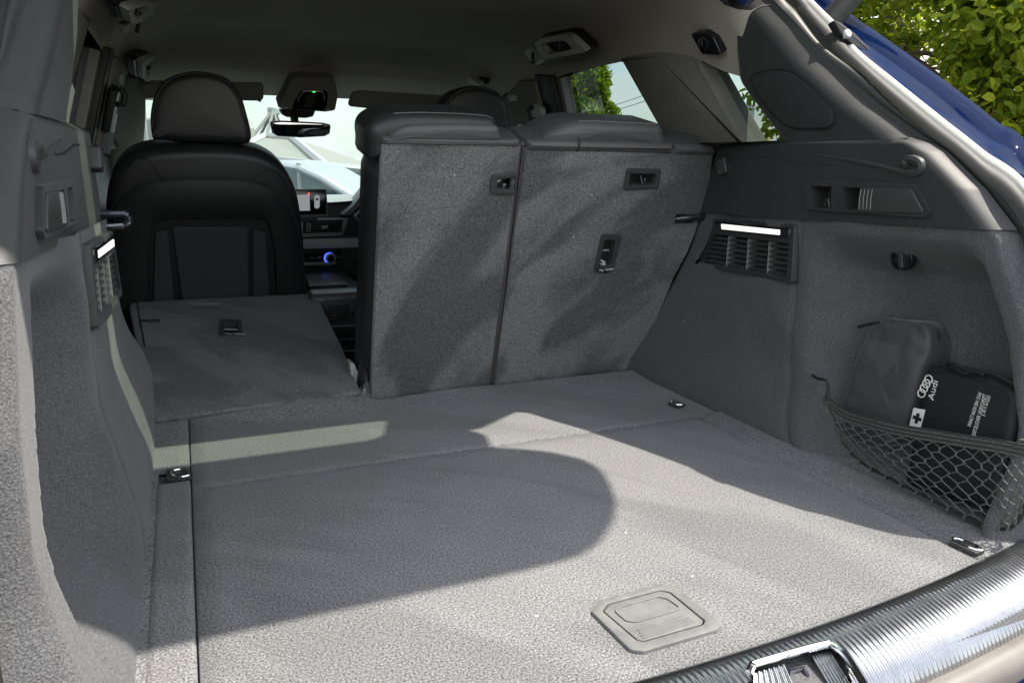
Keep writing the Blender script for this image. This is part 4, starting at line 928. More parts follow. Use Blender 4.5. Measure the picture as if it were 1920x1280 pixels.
    puff('catch_slot', rpoly(FQr.px([(1349, 294), (1364, 292), (1365, 298), (1350, 300)]), .002), FQ, .004, .016, .001, 'plastic_black', t3, mirror=mi)
    p = [FT2.p(*q, .001) for q in FT2.px([(1400, 293), (1440, 294), (1470, 299), (1520, 306), (1580, 308)])]
    tube('moulding_line', spline([V((trim_x(v.y, s) - .0005, v.y, v.z)) for v in p], 4), .0013, 'plastic_smooth', t3, 5, mirror=mi)
    # loudspeaker in the pillar
    if mi: continue
    t4 = thing('loudspeaker', (s * .58, 1.05, .60), ('dark mesh loudspeaker cover on the right rear pillar' if s > 0 else 'grey mesh loudspeaker cover on the left rear pillar'), 'loudspeaker', 'pillar loudspeakers')
    FP = Fr((dp_x(.62) - .0015, 1.1, .62), (0, -1, 0), (-.10, 0, 1))
    sp = smooth_loop(FP.px([(1409, 150), (1420, 138), (1460, 131), (1490, 138), (1525, 166), (1552, 195), (1563, 222), (1556, 239), (1525, 242), (1490, 241), (1460, 224), (1425, 183)]), 4)
    puff('mesh_cover', inset(sp, .0015), FP, -.004, .0035, .002, 'speaker_mesh', t4, mirror=mi)
    tube('rim', [FP.p(a, b, .0015) for a, b in sp], .0014, 'plastic_black', t4, 6, closed=True, mirror=mi)
    # twist knob of the service flap
    if s > 0:
        t5 = thing('twist_knob', (.64, .88, .37), 'black twist knob holding the service flap in the right felt wall', 'knob')
        kx_ = min(wall_x(.87, .37), wall_x(.90, .37)) - .010; FK0 = Fr((kx_, .88, .37), (0, -1, 0), (.12, 0, 1)); c = FK0.px([(1691, 486)])[0]
        cc = [(c[0] + .0215 * math.cos(i * math.pi / 12), c[1] + .0185 * math.sin(i * math.pi / 12)) for i in range(24)]
        ringplate('knob_rim', cc, inset(cc, .003), FK0, -.01, .003, 'gloss_black', t5, .001, deep=-.004)
        puff('knob_dish', inset(cc, .0028), FK0, -.012, -.004, .001, 'gloss_black', t5)
        puff('knob_bar', [(c[0] + x * .9 - y * .3, c[1] + y * .95 + x * .25) for x, y in rpoly([(-.005, -.015), (.005, -.015), (.005, .015), (-.005, .015)], .003)], FK0, -.006, .005, .002, 'plastic', t5)

# ---- carrying handle let into the floor
FZ = Fr((0, .66, 0), (1, 0, 0), (0, 1, 0))
hd = thing('floor_handle', (.01, .66, 0), 'grey plastic lifting handle let into the sunlit floor board', 'handle')
ho = rpoly(FZ.px([(1108, 1146), (1122, 1127), (1240, 1094), (1266, 1099), (1355, 1170), (1345, 1181), (1207, 1222), (1182, 1219)], .003), [.008, .012, .012, .012, .008, .006, .008, .008])
hi_ = rpoly(FZ.px([(1129, 1146), (1139, 1133), (1236, 1107), (1256, 1110), (1322, 1164), (1318, 1172), (1207, 1204), (1193, 1201)], .003), [.005, .008, .008, .008, .004, .003, .005, .005])
ringplate('handle_frame', ho, hi_, FZ, -.004, .0045, 'grip_plastic', hd, .0014, deep=.0003)
mk('gap_floor', [FZ.p(a, b, .0004) for a, b in inset(hi_, -.001)], [tuple(range(len(hi_)))], 'plastic_black', hd, False)
puff('flap', inset(hi_, .0020), FZ, .0006, .0040, .0009, 'grip_plastic', hd)
fr_ = rpoly(FZ.px([(1156, 1146), (1166, 1138), (1234, 1120), (1250, 1123), (1272, 1138), (1268, 1143), (1192, 1165), (1176, 1163)], .004), [.004, .004, .004, .006, .003, .003, .005, .005])
ringplate('finger_rim', inset(fr_, -.0026), fr_, FZ, .0035, .0058, 'grip_plastic', hd, .0006)
for i in range(4):
    a = V((lerp(1196, 1206, i / 3), lerp(1182, 1197, i / 3))); b = V((lerp(1285, 1302, i / 3), lerp(1153, 1166, i / 3)))
    p, q = FZ.px([a[:], b[:]], .004); tube('grip_ridge', [FZ.p(*p, .0042), FZ.p(*q, .0042)], .0012, 'grip_plastic', hd, 5)

# ---- lashing eyes
def lash(label, px, loop, z=.004):
    f = Fr((0, 0, z), (1, 0, 0), (0, 1, 0)); lp = rpoly(f.px(px), .003); t = thing('lashing_eye', f.p(*lp[0]), label, 'lashing eye', 'lashing eyes')
    puff('eye_plate', lp, f, -.004, .0012, .0008, 'plastic_smooth', t)
    tube('eye_loop', [f.p(*q, .0022) for q in smooth_loop(f.px(loop), 3)], .0024, 'chrome', t, 8, closed=True)
lash('chrome lashing eye folded flat beside the left felt wall', [(311, 881), (356, 876), (359, 896), (312, 899)], [(325, 884), (350, 881), (353, 893), (326, 895)])
lash('chrome lashing eye below the right lamp grille near the upright seat', [(1252, 755), (1268, 749), (1286, 759), (1272, 763)], [(1256, 755), (1266, 752), (1281, 759), (1270, 760)], .006)
lash('chrome edged lashing eye below the net, near the loading sill', [(1779, 1014), (1797, 1009), (1848, 1031), (1830, 1038)], [(1786, 1014), (1798, 1012), (1838, 1030), (1828, 1032)], .006)

# ---- loading sill of ribbed steel
sill = thing('loading_sill', (0, .52, -.05), 'scuffed ribbed steel loading sill along the boot edge', 'sill')
PROF = [(.004, -.014), (.001, -.001), (-.003, .006), (-.010, .0085), (-.020, .0085), (-.032, .0075), (-.046, .005), (-.060, .0005), (-.072, -.006), (-.082, -.014), (-.090, -.026), (-.095, -.042)]
NOT = [az(a, b, .006) for a, b in ((1406, 1262), (1412, 1250), (1425, 1243), (1540, 1211), (1562, 1212), (1588, 1236), (1622, 1290), (1406, 1290))]
NOT2 = [(p.x, p.y) for p in NOT]
def sill_pt(x, k, ribs=True):
    i = int(min(k, len(PROF) - 1.001)); f = k - i; dy = lerp(PROF[i][0], PROF[i + 1][0], f); dz = lerp(PROF[i][1], PROF[i + 1][1], f)
    mask = .95 * sm((k - 3.2 - .15 * math.sin(x * 91)) / 1.8)
    r = math.sin(x * 2 * math.pi / .0078 + .3 * math.sin(x * 41)) * .0011 * mask if ribs else 0
    return V((x, sill_y(x) + dy, dz + r))
NX = 1100
grid('ribbed_cover', lambda u, v: sill_pt(lerp(-.60, .60, u), v * (len(PROF) - 1)), NX, 26, 'steel', sill, sharp=180, skip=lambda c: inpoly((c.x, c.y), NOT2))
rimp = spline([sill_pt(p[0], 0).xy.to_3d() * 0 + V((p[0], p[1], .006)) for p in inset([q for q in NOT2], -.0015)][:7], 5)
tube('notch_rim', rimp, .0042, 'chrome', sill, 8)
mk('notch_floor', [V((p[0], p[1], -.03)) for p in inset(NOT2, -.02)], [tuple(range(len(NOT2)))], 'plastic_black', sill, False)
for px in ([(1412, 1262), (1470, 1245), (1500, 1292), (1412, 1292)], [(1520, 1226), (1556, 1219), (1612, 1292), (1570, 1292)]):
    q = [az(a, b, -.002) for a, b in px]
    def nf(u, v, q=q):
        p = q[0].lerp(q[1], u).lerp(q[3].lerp(q[2], u), v); p.z += -.010 * v + .0008 * math.sin(u * 40); return p
    grid('notch_flap', nf, 40, 6, 'steel', sill, sharp=180)
lk = thing('tailgate_lock', (.08, .50, -.03), 'dark metal tailgate lock loop inside the notch of the steel sill', 'lock')
tube('lock_loop', [az(1478, 1290, -.02), az(1482, 1262, -.014), az(1505, 1255, -.012), az(1520, 1290, -.02)], .005, 'dark_metal', lk, 8)
box('lock_base', (.055, .480, -.036), (.135, .535, -.026), 'dark_metal', lk, .002)
strip('sill_seal', [[V((x, sill_y(x) + dy, dz)) for x in [i * .1 - .65 for i in range(14)]] for dy, dz in ((-.088, -.036), (-.100, -.026), (-.114, -.030), (-.120, -.046), (-.118, -.07))], 'seal_tan', sill, sharp=180)
strip('bumper_top', [[V((x, sill_y(x) + dy, dz)) for x in [i * .1 - .75 for i in range(16)]] for dy, dz in ((-.112, -.065), (-.128, -.060), (-.18, -.068), (-.205, -.09), (-.21, -.2))], 'blue_paint', body, sharp=180)

# ================================================================== BAGS AND NET IN THE RIGHT NICHE
def cushion(name, fr, hx, hy, hz, m, parent, e=.35, taper=None, wr=.002, nu=64, nv=40, seed=0):
    def se(c, k): return math.copysign(abs(c) ** k, c)
    vs_, fs = [], []
    for i in range(nv + 1):
        la = -math.pi / 2 + math.pi * i / nv
        for j in range(nu):
            lo = 2 * math.pi * j / nu
            x = hx * se(math.cos(la), e) * se(math.cos(lo), e); y = hy * se(math.cos(la), e) * se(math.sin(lo), e); z = hz * se(math.sin(la), e)
            k = 1 + wr / hx * (math.sin(x * 70 + seed + 2 * math.sin(y * 37)) * math.sin(y * 55 + seed * 2 + z * 30) + .5 * math.sin(x * 160 + y * 120 + seed))
            if taper: x, y, z = taper(x, y, z)
            vs_.append(fr.p(x * k, y * k, z * k))
    for i in range(nv):
        for j in range(nu): fs.append((i * nu + j, i * nu + (j + 1) % nu, (i + 1) * nu + (j + 1) % nu, (i + 1) * nu + j))
    return mk(name, vs_, fs, m, parent, sharp=180)
bg = thing('soft_bag', (.63, .91, 0), 'soft grey nylon pouch with a top zip behind the net', 'bag')
FBG = Fr((.612, .91, .13), (0, -1, 0), (.10, 0, 1))
bl_ = FBG.px([(1600, 612), (1738, 618), (1706, 800), (1578, 782)]); c0 = V((sum(p[0] for p in bl_) / 4, sum(p[1] for p in bl_) / 4))
zb = -.115 - c0.y
fb2 = Fr(FBG.p(c0.x + .004, c0.y - .010, -.030), FBG.u, FBG.v)
def btap(x, y, z):
    f = 1 - .10 * max(0, y / .11) + .05 * max(0, -y / .11); g = 1 - .35 * max(0, (y - .04) / .08)
    return x * f + y * .10, y + .004 * math.sin(x * 40), z * g
pch = cushion('pouch', fb2, .068, .110, .036, 'nylon_grey', bg, e=.34, taper=btap, wr=.0016, nu=96, nv=64, seed=2)
for v in pch.data.vertices:                                # soft folds running in from the corners
    a, b = fb2.q(v.co); f = .0022 * math.sin(a * 150 + b * 60 + 3 * math.sin(b * 60)) * sm((abs(b) - .045) / .05) + .0018 * math.sin(b * 120 - a * 40) * sm((abs(a) - .03) / .03) - .0022 * math.exp(-((b + .02 + .15 * a) / .006) ** 2) * sm((a + .01) / .04)
    v.co += fb2.n * f
fcs = [p for p in pch.data.polygons if -.058 < fb2.q(p.center)[0] < .030 and .018 < fb2.q(p.center)[1] < .066 and (p.center - fb2.o).dot(fb2.n) > .005]
idx = {}
for p in fcs:
    for i in p.vertices: idx.setdefault(i, len(idx))
mk('label_patch', [pch.data.vertices[i].co + fb2.n * .0009 for i in idx], [tuple(idx[i] for i in p.vertices) for p in fcs], 'nylon_patch', bg)
tube('side_seam', spline([fb2.p(.052 + .004 * math.sin(t * 3), lerp(.085, -.10, t), .026) for t in [i / 10 for i in range(11)]], 3), .0012, 'nylon', bg, 5)
tube('zip', spline([FBG.p(*q, c) for q, c in zip(FBG.px([(1600, 613), (1630, 606), (1670, 604), (1710, 608), (1732, 616), (1738, 632), (1730, 660)]), (-.012, -.012, -.013, -.016, -.020, -.026, -.03))], 5), .0030, 'nylon', bg, 6)
def print_patch(name, fr, px, c, m, parent, r=.003): return puff(name, rpoly(fr.px(px), r), fr, c - .001, c, .0003, m, parent, seg=1)

kit = thing('first_aid_kit', (.62, .76, 0), 'black zipped first aid kit with white print leaning behind the net', 'first aid kit')
FKT = Fr((.600, .76, .10), (-.05, -1, 0), (.12, 0, 1))
kl = rpoly(FKT.px([(1737, 684), (1795, 692), (1850, 704), (1900, 730), (1912, 752), (1902, 800), (1868, 960), (1690, 905)]), [.008, .03, .03, .02, .014, .03, .012, .012], 4)
puff('pouch', kl, FKT, -.045, .0, .014, 'nylon', kit, seg=5, dome=.0012)
tube('zip', [FKT.p(a, b, -.020) for a, b in inset(kl, -.0015)], .0034, 'zip', kit, 8, closed=True)
tube('zip_edge', [FKT.p(a, b, -.012) for a, b in inset(kl, .001)], .0022, 'nylon', kit, 6, closed=True)
stitch_loop('seam_stitch', [FKT.p(*q, .0006) for q in FKT.px([(1740, 694), (1790, 702), (1840, 714), (1880, 730), (1892, 742), (1870, 830), (1858, 880)])], 'stitch_dark', kit, .0008)
tube('cord_pull', spline([FKT.p(*q, c) for q, c in zip(FKT.px([(1772, 690), (1776, 682), (1792, 681), (1806, 688), (1818, 697), (1812, 700), (1796, 692), (1780, 688)]), (-.01, .0, .004, .002, .002, .004, .004, 0))], 4), .0026, 'nylon', kit, 6)
tube('cord_end', spline([FKT.p(*q, .004) for q in FKT.px([(1816, 697), (1830, 696), (1844, 700), (1850, 704)])], 4), .0028, 'nylon', kit, 6)
# print on the flap
pu = FKT.px([(1738, 742)])[0]; pe = FKT.px([(1745, 707)])[0]; ang = math.atan2(pe[1] - pu[1], pe[0] - pu[0]); ru = (math.cos(ang), math.sin(ang))
rr = .0066
for q in ((1729, 737), (1733.5, 727.5), (1738, 719), (1742, 711)):
    c = V(FKT.px([q])[0]); tube('ring_emblem', [FKT.p(c.x + rr * math.cos(t * .2618), c.y + rr * math.sin(t * .2618), .0014) for t in range(24)], .0010, 'white_print', kit, 5, closed=True)
q0, q1 = FKT.px([(1751, 751)])[0], FKT.px([(1760, 715)])[0]; an = math.atan2(q1[1] - q0[1], q1[0] - q0[0])
text('lettering', 'Audi', FKT, q0[0], q0[1], .0150, 'white_print', kit, .0014, an, sx=1.15, ext=.0003)
print_patch('cross_field', FKT, [(1714, 764), (1736, 768), (1726, 806), (1704, 806)], .0016, 'white_print', kit, .0005)
cq = V(FKT.px([(1721, 784)])[0]); a2 = an
for w, h in ((.0030, .0085), (.0085, .0030)):
    lp = [(cq.x + x * math.cos(a2) - y * math.sin(a2), cq.y + x * math.sin(a2) + y * math.cos(a2)) for x, y in ((-w, -h), (w, -h), (w, h), (-w, h))]
    puff('cross_bar', lp, FKT, .0015, .0020 + .0002 * (w > h), .0001, 'nylon', kit, seg=1)
for s_, a, b in (('INHALT NACH DIN 13164', (1821, 800), (1842, 737)), ('NACH GESETZLICHER VORSCHRIFT', (1823, 842), (1851, 740)), ('§ 35 h StVZO', (1846, 780), (1859, 743))):
    u0, u1 = V(FKT.px([a])[0]), V(FKT.px([b])[0]); L_ = (u1 - u0).length; an2 = math.atan2(u1.y - u0.y, u1.x - u0.x)
    o = text('lettering', s_, FKT, u0.x, u0.y, .0082, 'white_print', kit, .0014, an2)
    w0 = [FKT.q(v.co) for v in o.data.vertices]; ext_ = max((V(w) - u0).dot((u1 - u0).normalized()) for w in w0)
    bpy.data.objects.remove(o); text('lettering', s_, FKT, u0.x, u0.y, .0082, 'white_print', kit, .0014, an2, sx=L_ / ext_)

net = thing('luggage_net', (.57, .80, .01), 'black elastic luggage net on a wire frame in front of the bags', 'net')
XN = .568
bandp = [ax(a, b, XN) for a, b in ((1549, 742), (1562, 756), (1592, 775), (1640, 789), (1700, 803), (1760, 813), (1820, 823), (1880, 833), (1925, 843))]
wirep = [ax(a, b, XN - .006) for a, b in ((1552, 745), (1565, 790), (1590, 838), (1625, 872), (1680, 902), (1740, 932), (1800, 963), (1868, 990), (1905, 982), (1926, 940))]
band = spline(bandp, 8); wire = spline(wirep, 8)
tube('wire_frame', [ax(1524, 704, .60), ax(1532, 709, .585), ax(1549, 712, XN), ax(1553, 728, XN)] + wire, .0028, 'rubber', net, 8)
tube('wire_hook', [ax(1926, 850, XN), ax(1912, 838, XN), ax(1904, 832, XN - .004), ax(1912, 826, XN), ax(1926, 826, XN + .01)], .003, 'rubber', net, 8)
def bandpt(i, w): 
    p = band[i]; t = (band[min(i + 1, len(band) - 1)] - band[max(i - 1, 0)]).normalized(); n = V((0, -t.z, t.y)); n = n if n.z > 0 else -n
    return p + n * w + V((-.003 - .006 * math.sin(i / (len(band) - 1) * math.pi), 0, 0))
for k in range(6):
    tube('top_band', [bandpt(i, -.010 + k * .0032) for i in range(len(band))], .0019, 'cord_dark' if k % 2 else 'cord', net, 6)
grid('band_backing', lambda u, v: bandpt(int(round(u * (len(band) - 1))), lerp(-.0105, .007, v)) + V((.001, 0, 0)), len(band) - 1, 2, 'nylon', net)
def at_(curve_, s): k = s * (len(curve_) - 1); i = min(int(k), len(curve_) - 2); return curve_[i].lerp(curve_[i + 1], k - i)
rnd = random.Random(3)
def netpt(s, t):
    a = at_([bandpt(i, -.010) for i in range(len(band))], s) if False else at_(BND, s); b = at_(wire, .03 + .93 * s)
    p = a.lerp(b, t); p.x += -.012 * math.sin(t * math.pi) * math.sin(min(1, s * 1.3) * math.pi * .8 + .2); return p
BND = [bandpt(i, -.010) for i in range(len(band))]
vs_, fs = [], []
NS, NT = 34, 9
jit = {}
def knot(i, j, sg):
    t = (j + (.30 if sg else -.30) + .5) / NT; key = (i, j)
    if key not in jit: jit[key] = (rnd.uniform(-.006, .006), rnd.uniform(-.018, .018))
    return netpt(max(0, min(1, i / NS + jit[key][0])), max(0, min(1, t + jit[key][1])))
def strand(pts, r=.0012):
    global vs_, fs
    v_, f_ = tube_data(pts, r, 5, base=len(vs_)); vs_ += v_; fs += f_
for j in range(NT):
    strand([knot(i, j, (i + j) % 2 == 0) for i in range(NS + 1)])
    for i in range(NS + 1):
        if (i + j) % 2 == 0:
            a = knot(i, j, True); b = knot(i, j + 1, False) if j + 1 < NT else netpt(i / NS, 1)
            strand([a, b], .0015)
        if j == 0 and (i + j) % 2 == 1: strand([knot(i, 0, False), netpt(i / NS, 0)], .0012)
for i in range(0, NS + 1, 2):                             # loops round the wire
    c = netpt(i / NS, 1); strand([c + V((-.004, 0, .004)), c + V((-.005, .001, -.003)), c + V((.002, .002, -.006)), c + V((.004, 0, .002))], .0018)
mk('mesh', vs_, fs, 'cord', net)

# ================================================================== OUTSIDE
def ad(px, py, d): return CAM + ray(px, py) * (d / FPX)      # a point seen at that pixel, d metres in front of the camera
GZ = -.70
gr = grid('ground', lambda u, v: V((lerp(-150, 150, u), lerp(-60, 240, v), GZ)), 30, 30, 'asphalt'); tag(gr, 'grey asphalt yard around the car', None, kind='structure')

def leaf_mesh(name, pts, size, m, parent, rnd, aspect=.62, fold=.25, droop=.5):
    """many single folded leaves, each its own island"""
    vs_, fs = [], []
    for c in pts:
        L = size * rnd.uniform(.65, 1.2); w = L * aspect
        d = V((rnd.gauss(0, 1), rnd.gauss(0, 1), rnd.gauss(-droop, .7))).normalized(); n = V((rnd.gauss(0, .8), rnd.gauss(-.3, .8), rnd.gauss(.8, .5))).normalized()
        s = d.cross(n)
        if s.length < .05: continue
        s.normalize(); n = s.cross(d); b = len(vs_); k = n * (w * fold)
        vs_ += [c, c + d * L * .32 + s * w * .5 + k, c + d * L * .72 + s * w * .40 + k, c + d * L, c + d * L * .72 - s * w * .40 + k, c + d * L * .32 - s * w * .5 + k]
        fs += [(b, b + 1, b + 2, b + 3), (b, b + 3, b + 4, b + 5)]
    return mk(name, vs_, fs, m, parent, False, fix=False)
def limb(pts, r0, r1, n=8): 
    q = spline(pts, 4); return tube_data(q, [lerp(r0, r1, i / (len(q) - 1)) for i in range(len(q))], n)
def broad_tree(c, h0, h1, rad, nl, size, label, seed, m='leaf', trunks=3):
    rnd = random.Random(seed); t = thing('broadleaf_tree', (c.x, c.y, GZ), label, 'tree', 'trees beside the yard'); vs_, fs = [], []
    heads = []
    for k in range(trunks):
        a = rnd.uniform(0, 6.28); b = V((c.x + .18 * math.cos(a), c.y + .18 * math.sin(a), GZ)); e = V((c.x + rad * .45 * math.cos(a), c.y + rad * .45 * math.sin(a), lerp(h0, h1, .55)))
        q = [b, b.lerp(e, .35) + V((rnd.uniform(-.1, .1), rnd.uniform(-.1, .1), .15)), e]
        for v_, f_ in [limb(q, .075, .03)]: fs += [tuple(i + len(vs_) for i in f) for f in f_]; vs_ += v_
        for j in range(5):
            s0 = b.lerp(e, rnd.uniform(.35, .9)); a2 = rnd.uniform(0, 6.28); e2 = s0 + V((math.cos(a2) * rad * .6, math.sin(a2) * rad * .6, rnd.uniform(-.1, .7)))
            v_, f_ = limb([s0, s0.lerp(e2, .5) + V((0, 0, .1)), e2], .03, .008, 6); fs += [tuple(i + len(vs_) for i in f) for f in f_]; vs_ += v_; heads.append(e2)
    mk('trunk', vs_, fs, 'bark', t)
    cz = (h0 + h1) / 2; hz = (h1 - h0) / 2
    clumps = []
    for i in range(130):
        u, a = rnd.uniform(-1, 1), rnd.uniform(0, 6.28); r = math.sqrt(1 - u * u) * rnd.uniform(.62, 1.0)
        clumps.append((V((c.x + rad * r * math.cos(a), c.y + rad * r * math.sin(a), cz + hz * u * rnd.uniform(.75, 1))), rnd.uniform(.22, .42)))
    pts = []
    for i in range(nl):
        k, r = clumps[rnd.randrange(len(clumps))]; d = V((rnd.gauss(0, 1), rnd.gauss(0, 1), rnd.gauss(0, 1))).normalized() * r * rnd.uniform(.5, 1.08); d.z *= .75
        pts.append(k + d)
    leaf_mesh('crown', pts, size, m, t, rnd); return t
tc_ = ad(1800, 150, 6.2)
broad_tree(V((tc_.x, tc_.y, 0)), .05, 3.4, 1.6, 52000, .086, 'leafy light green tree close beside the blue rear pillar', 11)
tc_ = ad(1690, 150, 9.5)
broad_tree(V((tc_.x, tc_.y, 0)), .0, 4.2, 1.7, 16000, .12, 'taller green tree behind the leafy tree at the rear pillar', 14)
tc_ = ad(2330, 150, 6.6)
broad_tree(V((tc_.x, tc_.y, 0)), .25, 3.2, 1.5, 9000, .11, 'second leafy green tree further along the yard, behind the steel sill corner', 12)
# golden conifer seen through the rear door window
def conifer(px, d, half, top, label, seed, n):
    rnd = random.Random(seed); b = ad(px, 230, d); topz = ad(px, top, d).z; r = half * d / FPX
    t = thing('conifer', (b.x, b.y, GZ), label, 'tree', 'trees beside the yard')
    v_, f_ = limb([V((b.x, b.y, GZ)), V((b.x + .03, b.y, .5)), V((b.x, b.y, topz - .2))], .09, .01); mk('trunk', v_, f_, 'bark', t)
    pts = []
    for i in range(n):
        z = lerp(GZ + .1, topz, rnd.random() ** .85); f = (z - GZ) / (topz - GZ); R = r * min(1, 1.5 * (1 - f) ** .42) * (.92 + .16 * math.sin(f * 19 + 3 * seed)); a = rnd.uniform(0, 6.28)
        q = R * (rnd.random() ** .3) * (1 + .18 * math.sin(a * 5 + z * 9)); pts.append(V((b.x + q * math.cos(a), b.y + q * math.sin(a), z)))
    leaf_mesh('crown', pts, .11, 'leaf_gold', t, rnd, .38, .1, -.6)
conifer(1092, 11, 72, 112, 'bushy golden green conifer seen through the rear door window', 5, 15000)

def pbox(name, a, b, d0, d1, m, parent=None, zb=None):
    """upright box whose front runs between two pixels at depth d0 and whose back stands d1 further"""
    p, q = ad(a[0], a[1], d0), ad(b[0], b[1], d0); zt = p.z; zb = q.z if zb is None else zb
    u = V((q.x - p.x, q.y - p.y, 0)); f = V((-u.y, u.x, 0)).normalized(); f = f if f.dot(V((p.x - CAM.x, p.y - CAM.y, 0))) > 0 else -f; f *= d1
    base = [V((p.x, p.y, 0)), V((p.x, p.y, 0)) + u, V((p.x, p.y, 0)) + u + f, V((p.x, p.y, 0)) + f]
    vs_ = [V((v.x, v.y, zb)) for v in base] + [V((v.x, v.y, zt)) for v in base]
    return mk(name, vs_, [(3, 2, 1, 0), (4, 5, 6, 7), (0, 1, 5, 4), (1, 2, 6, 5), (2, 3, 7, 6), (3, 0, 4, 7)], m, parent, False)
# wall and shed glimpsed through the side glass
w = thing('boundary_wall', ad(1240, 300, 13), 'pale boundary wall with red tiled top beyond the rear door window', 'wall')
pbox('wall_face', (1165, 239), (1310, 300), 13, .25, 'building', w, GZ); pbox('tile_coping', (1163, 234), (1312, 239), 12.9, .4, 'roof_tile', w)
b = thing('white_van_body', ad(1410, 300, 15), 'tall white box body behind the quarter window', 'van')
pbox('box_side', (1378, 197), (1407, 300), 15, 2.2, 'white_paint', b, -.3); pbox('box_edge', (1375, 193), (1409, 198), 14.9, 2.4, 'canopy_trim', b)
for x in (1386, 1400):
    p = ad(x, 300, 14.95); pt = [V((p.x + .3 * math.cos(a) * .8, p.y - .3 * math.cos(a) * .6, GZ + .32 + .32 * math.sin(a))) for a in [i * math.pi / 10 for i in range(20)]]
    tube('wheel', pt, .09, 'rubber', b, 8, closed=True)
b = thing('brick_house', ad(1450, 300, 24), 'small brick house with grey roof behind the yellow post', 'house')
pbox('wall', (1405, 236), (1500, 300), 24, 6, 'brick', b, GZ); 
rp = [ad(1398, 240, 23.6), ad(1510, 240, 23.6), ad(1500, 208, 27), ad(1418, 208, 27)]
mk('roof', rp + [p + V((0, 0, -.25)) for p in rp], [(0, 1, 2, 3), (7, 6, 5, 4), (0, 4, 5, 1), (1, 5, 6, 2), (2, 6, 7, 3), (3, 7, 4, 0)], 'building_grey', b, False)
for x in (1415, 1428, 1445, 1462): pbox('window', (x, 246), (x + 8, 262), 23.95, .08, 'window_dark', b)
yp = thing('yellow_post', ad(1437, 300, 12), 'thin yellow post standing outside the quarter window', 'post'); p = ad(1437, 232, 12); q = ad(1439, 300, 12)
tube('post_shaft', [V((q.x, q.y, GZ)), q, p], .035, 'yellow', yp, 8); puff('post_cap', [(.05 * x, .05 * y) for x, y in circ], Fr(p, (1, 0, 0), (0, 1, 0)), -.01, .02, .005, 'yellow', yp)
up = thing('utility_pole', ad(1352, 300, 20), 'grey timber utility pole with wires outside the quarter window', 'pole'); p = ad(1353, 95, 20)
tube('pole_shaft', [V((p.x, p.y, GZ)), p], .13, 'building_grey', up, 10); tube('cross_arm', [p + V((-.7, .3, -.3)), p + V((.7, -.3, -.3))], .05, 'building_grey', up, 6)
for dz in (-.28, -.5): tube('wire', [p + V((.5 * i, 1.5 * i, dz - .25 * math.sin(max(0, i) / 14 * math.pi))) for i in range(0, 15)], .012, 'cord_dark', up, 4)

# forecourt building, mast and parked car ahead of the windscreen
st = thing('canopy_building', ad(580, 360, 28), 'low pavilion with a wide sloping beige roof ahead of the windscreen', 'building')
A_, B_, C_, D_, E_ = ad(498, 256, 34), ad(548, 260, 31), ad(612, 315, 22), ad(745, 326, 30), ad(425, 292, 27)
B2, A2 = ad(560, 262, 40), ad(490, 258, 42)
top = [A_, B_, C_, D_, E_, B2, A2]; vs_ = top + [p + V((0, 0, -.35)) for p in (E_, C_, D_)]
mk('roof', vs_, [(0, 4, 2, 1), (1, 2, 3, 5), (0, 1, 5, 6), (4, 7, 8, 2), (2, 8, 9, 3)], 'canopy', st, False)
for a, b_ in ((B_, C_), (C_, D_), (C_, E_), (A_, B_), (A_, E_)): tube('roof_edge', [a + V((0, 0, .05)), b_ + V((0, 0, .05))], .14, 'canopy_trim', st, 6)
og_ = [ad(515, 300, 24), ad(530, 294, 24), ad(606, 325, 22.5), ad(606, 331, 22.5), ad(515, 318, 24)]
mk('orange_fascia', og_ + [p + V((.02, .12, 0)) for p in og_], [(0, 1, 2, 3, 4), (9, 8, 7, 6, 5)] + [(i, (i + 1) % 5, 5 + (i + 1) % 5, 5 + i) for i in range(5)], 'orange_panel', st, False)
pbox('shop_front', (500, 318), (800, 420), 32, 1.0, 'window_dark', st, GZ)
for x in (622, 645, 668, 700): pbox('column', (x, 318), (x + 5, 420), 26 + (x - 622) * .05, .4, 'canopy_trim', st, GZ)
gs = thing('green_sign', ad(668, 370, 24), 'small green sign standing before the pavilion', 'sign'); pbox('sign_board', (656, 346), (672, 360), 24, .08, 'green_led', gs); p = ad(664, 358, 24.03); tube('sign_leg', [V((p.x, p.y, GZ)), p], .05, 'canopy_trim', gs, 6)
ms = thing('steel_mast', ad(512, 270, 44), 'white pyramid of steel poles rising behind the pavilion', 'mast'); ap = ad(513, 205, 44)
for x, d in ((466, 42), (482, 46), (497, 41), (512, 47), (527, 42), (541, 45)):
    e = ad(x, 266, d); tube('mast_pole', [V((ap.x + (e.x - ap.x) * 2.1, ap.y + (e.y - ap.y) * 2.1, ap.z + (e.z - ap.z) * 2.1)), ap], .09, 'building_grey', ms, 6)
puff('mast_head', [(.35 * x, .35 * y) for x, y in circ], Fr(ap, (1, 0, 0), (0, 1, 0)), -.3, .1, .05, 'canopy_trim', ms)
wl = thing('showroom', ad(240, 300, 30), 'bright pale showroom block left of the passenger headrest', 'building')
pbox('wall', (150, 225), (300, 330), 30, 8, 'building', wl, GZ); pbox('roof_edge', (148, 220), (304, 226), 29.8, 8.5, 'canopy_trim', wl)
for x in (170, 195, 220, 262, 280): pbox('window', (x, 245), (x + 14, 285), 29.95, .1, 'window_dark', wl)
fl = thing('flag_banner', ad(268, 300, 20), 'tall white banner with red lettering beside the passenger headrest', 'banner'); pbox('cloth', (261, 180), (276, 275), 20, .05, 'canopy_trim', fl)
p = ad(259, 172, 20); tube('banner_pole', [V((p.x, p.y, GZ)), p], .05, 'building_grey', fl, 6)
o_ = ad(271, 252, 19.9); ff_ = Fr(o_, (0, 0, 1), (-1, 0, 0)); text('lettering', 'Audi', ff_, 0, 0, .26, 'red_print', fl, .02)
